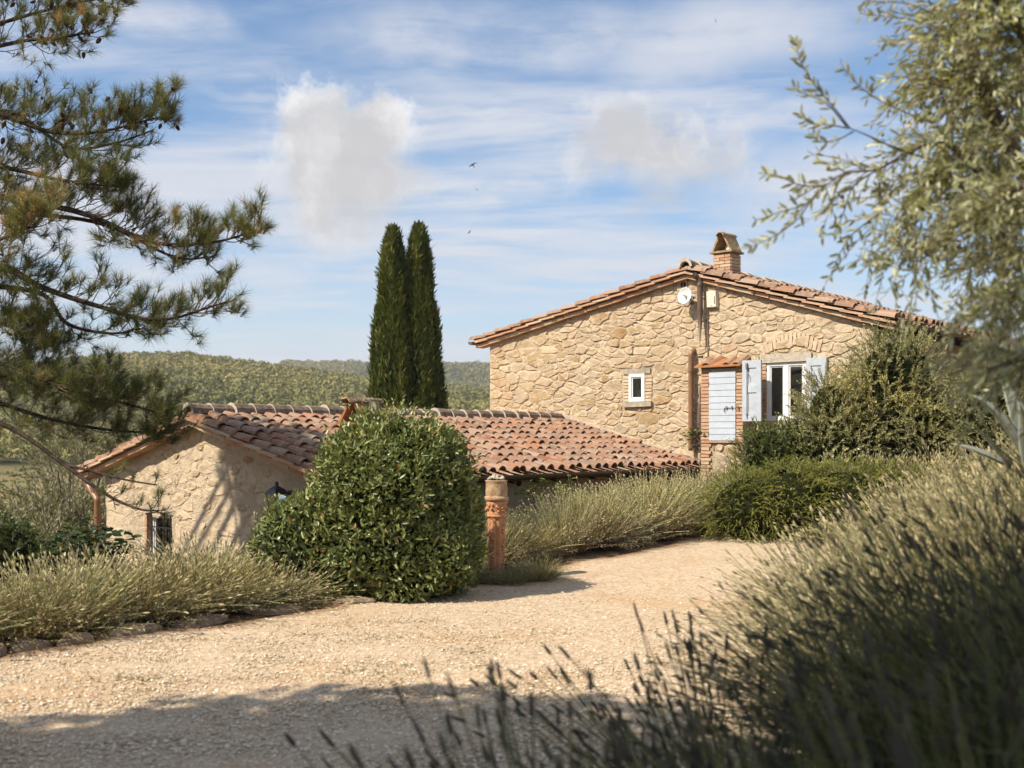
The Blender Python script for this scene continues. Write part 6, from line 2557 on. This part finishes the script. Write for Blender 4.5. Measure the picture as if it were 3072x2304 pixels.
# ------------------------------------------------------------------ stones edging the left bed, rocks, paving, birds
def rock_mesh(seed, sx, sy, sz):
    g = np.random.default_rng(seed)
    m = MB().lathe([(.05, -.5), (.72, -.42), (1.0, -.1), (.96, .25), (.74, .46), (.05, .5)], 11)
    V = np.vstack(m.V)
    V = V * np.array([sx, sy, sz]) * .5 * [1, 1, 2]
    V += np.array([[mnoise.noise(Vector(v * 7) + Vector((seed, 0, 0))) for v in V]]).T * unit(V) * .045
    mb = MB().add(V, m.Q[0], m.T[0])
    return mb.mesh('edging_stone', 'rock')


ORD = ['outermost', 'second', 'third', 'fourth', 'fifth', 'sixth', 'seventh', 'eighth', 'ninth', 'tenth', 'eleventh', 'twelfth', 'thirteenth', 'fourteenth', 'fifteenth', 'sixteenth', 'seventeenth', 'eighteenth']
g = np.random.default_rng(77)
ly = -16.9
idx = 0
while ly < -10.2:
    l = g.uniform(.28, .62)
    p = to_world(2.02 + g.normal(scale=.04) + .02, ly + l / 2)
    p.z = float(gz(p.x, p.y)) + .005
    o = obj('edging_stone', rock_mesh(idx + 3, g.uniform(.16, .26), l, g.uniform(.08, .15)), None, 'flat edging stone of the left lavender bed, %s from the left' % ORD[min(idx, 17)], 'stone', 'stones edging the left lavender bed', loc=p)
    o.rotation_euler = (g.normal(scale=.08), g.normal(scale=.08), -TH + g.normal(scale=.12))
    ly += l * g.uniform(.95, 1.5)
    idx += 1
p = px_at(1075, 1812, 10.3)
o = obj('edging_stone', rock_mesh(41, .42, .30, .10), None, 'pale flat stone at the lower left foot of the clipped bush', 'stone', 'stones edging the left lavender bed', loc=(p.x, p.y, .01))

# paving slope by the foot of the farmhouse
P = []
for (lx, ly) in ((-.35, -1.9), (1.6, -2.2), (1.9, -.35), (-.35, -.3)):
    q = to_world(lx, ly)
    P.append((q.x, q.y, float(gz(q.x, q.y)) + .05 + (.05 if ly > -1 else 0)))
P += [(a, b, c - .3) for a, b, c in P]
obj('paving', MB().add(P, [[0, 1, 2, 3], [4, 5, 1, 0], [5, 6, 2, 1], [6, 7, 3, 2], [7, 4, 0, 3]]).mesh('paving', 'paving'), kind='structure', label='sloping stone paving at the foot of the farmhouse')


def bird(label, px_, py_, depth, roll, yaw, span, fold=0.0):
    o = thing('bird', label, 'bird', px_at(px_, py_, depth), 0, 'birds in the sky')
    o.rotation_euler = (roll[0], roll[1], yaw)
    s = span
    body = MB().lathe([(.002, -.26), (.03, -.2), (.055, -.05), (.05, .08), (.035, .17), (.004, .22)], 8)
    V = np.vstack(body.V)
    V = np.stack([V[:, 0], V[:, 2], V[:, 1]], -1) * s
    MB().add(V, body.Q[0][:, ::-1], body.T[0][:, ::-1]).build('body', 'bird_feather', o, smooth=True)
    for sg in (-1, 1):
        W = np.array([[.03, .08, 0], [.03, -.06, 0], [.24, .10, .03], [.26, -.02, .03], [.52, -.10 - fold, .0], [.30, .09, .03], [.03, .08, .012], [.03, -.06, .012], [.24, .10, .04], [.26, -.02, .04]]) * s
        W[:, 0] *= sg
        MB().add(W, [[0, 1, 3, 2], [6, 8, 9, 7]], [[2, 3, 4], [8, 4, 9], [2, 4, 8]]).build('wing', 'bird_feather', o)
    MB().add(np.array([[-.03, -.2, 0], [.03, -.2, 0], [.07, -.38, 0], [0, -.30, 0], [-.07, -.38, 0]]) * s, None, [[0, 3, 4], [0, 1, 3], [1, 2, 3]]).build('tail', 'bird_feather', o)


bird('swallow gliding with both wings spread, highest of the three over the cypresses', 1418, 495, 34, (1.1, -.55, 0), .2, .32)
bird('swallow banking with one wing raised, middle of the three over the cypresses', 1430, 568, 36, (.9, .9, 0), .8, .24, .15)
bird('swallow gliding lowest of the three over the cypresses', 1408, 696, 38, (1.2, -.6, 0), -.5, .24, .1)
bird('lone swallow high above the farmhouse roof', 2147, 62, 40, (.5, 1.35, 0), .1, .28, .1)


# ------------------------------------------------------------------ air
hz_ = MB().b2((-700, -40, -8), (700, 1250, 75)).mesh('haze', None)
hm = bpy.data.materials.new('haze_air')
hm.use_nodes = True
t_ = NT(hm.node_tree)
t_.n.clear()
o_ = t_.node('ShaderNodeOutputMaterial')
pv = t_.node('ShaderNodeVolumePrincipled', {'Color': (.88, .90, .95), 'Density': .00030, 'Anisotropy': .2})
t_.l.new(pv.outputs[0], o_.inputs['Volume'])
hz_.materials.append(hm)
obj('haze', hz_, kind='stuff', label='thin pale haze softening the distant hills', cat='haze')
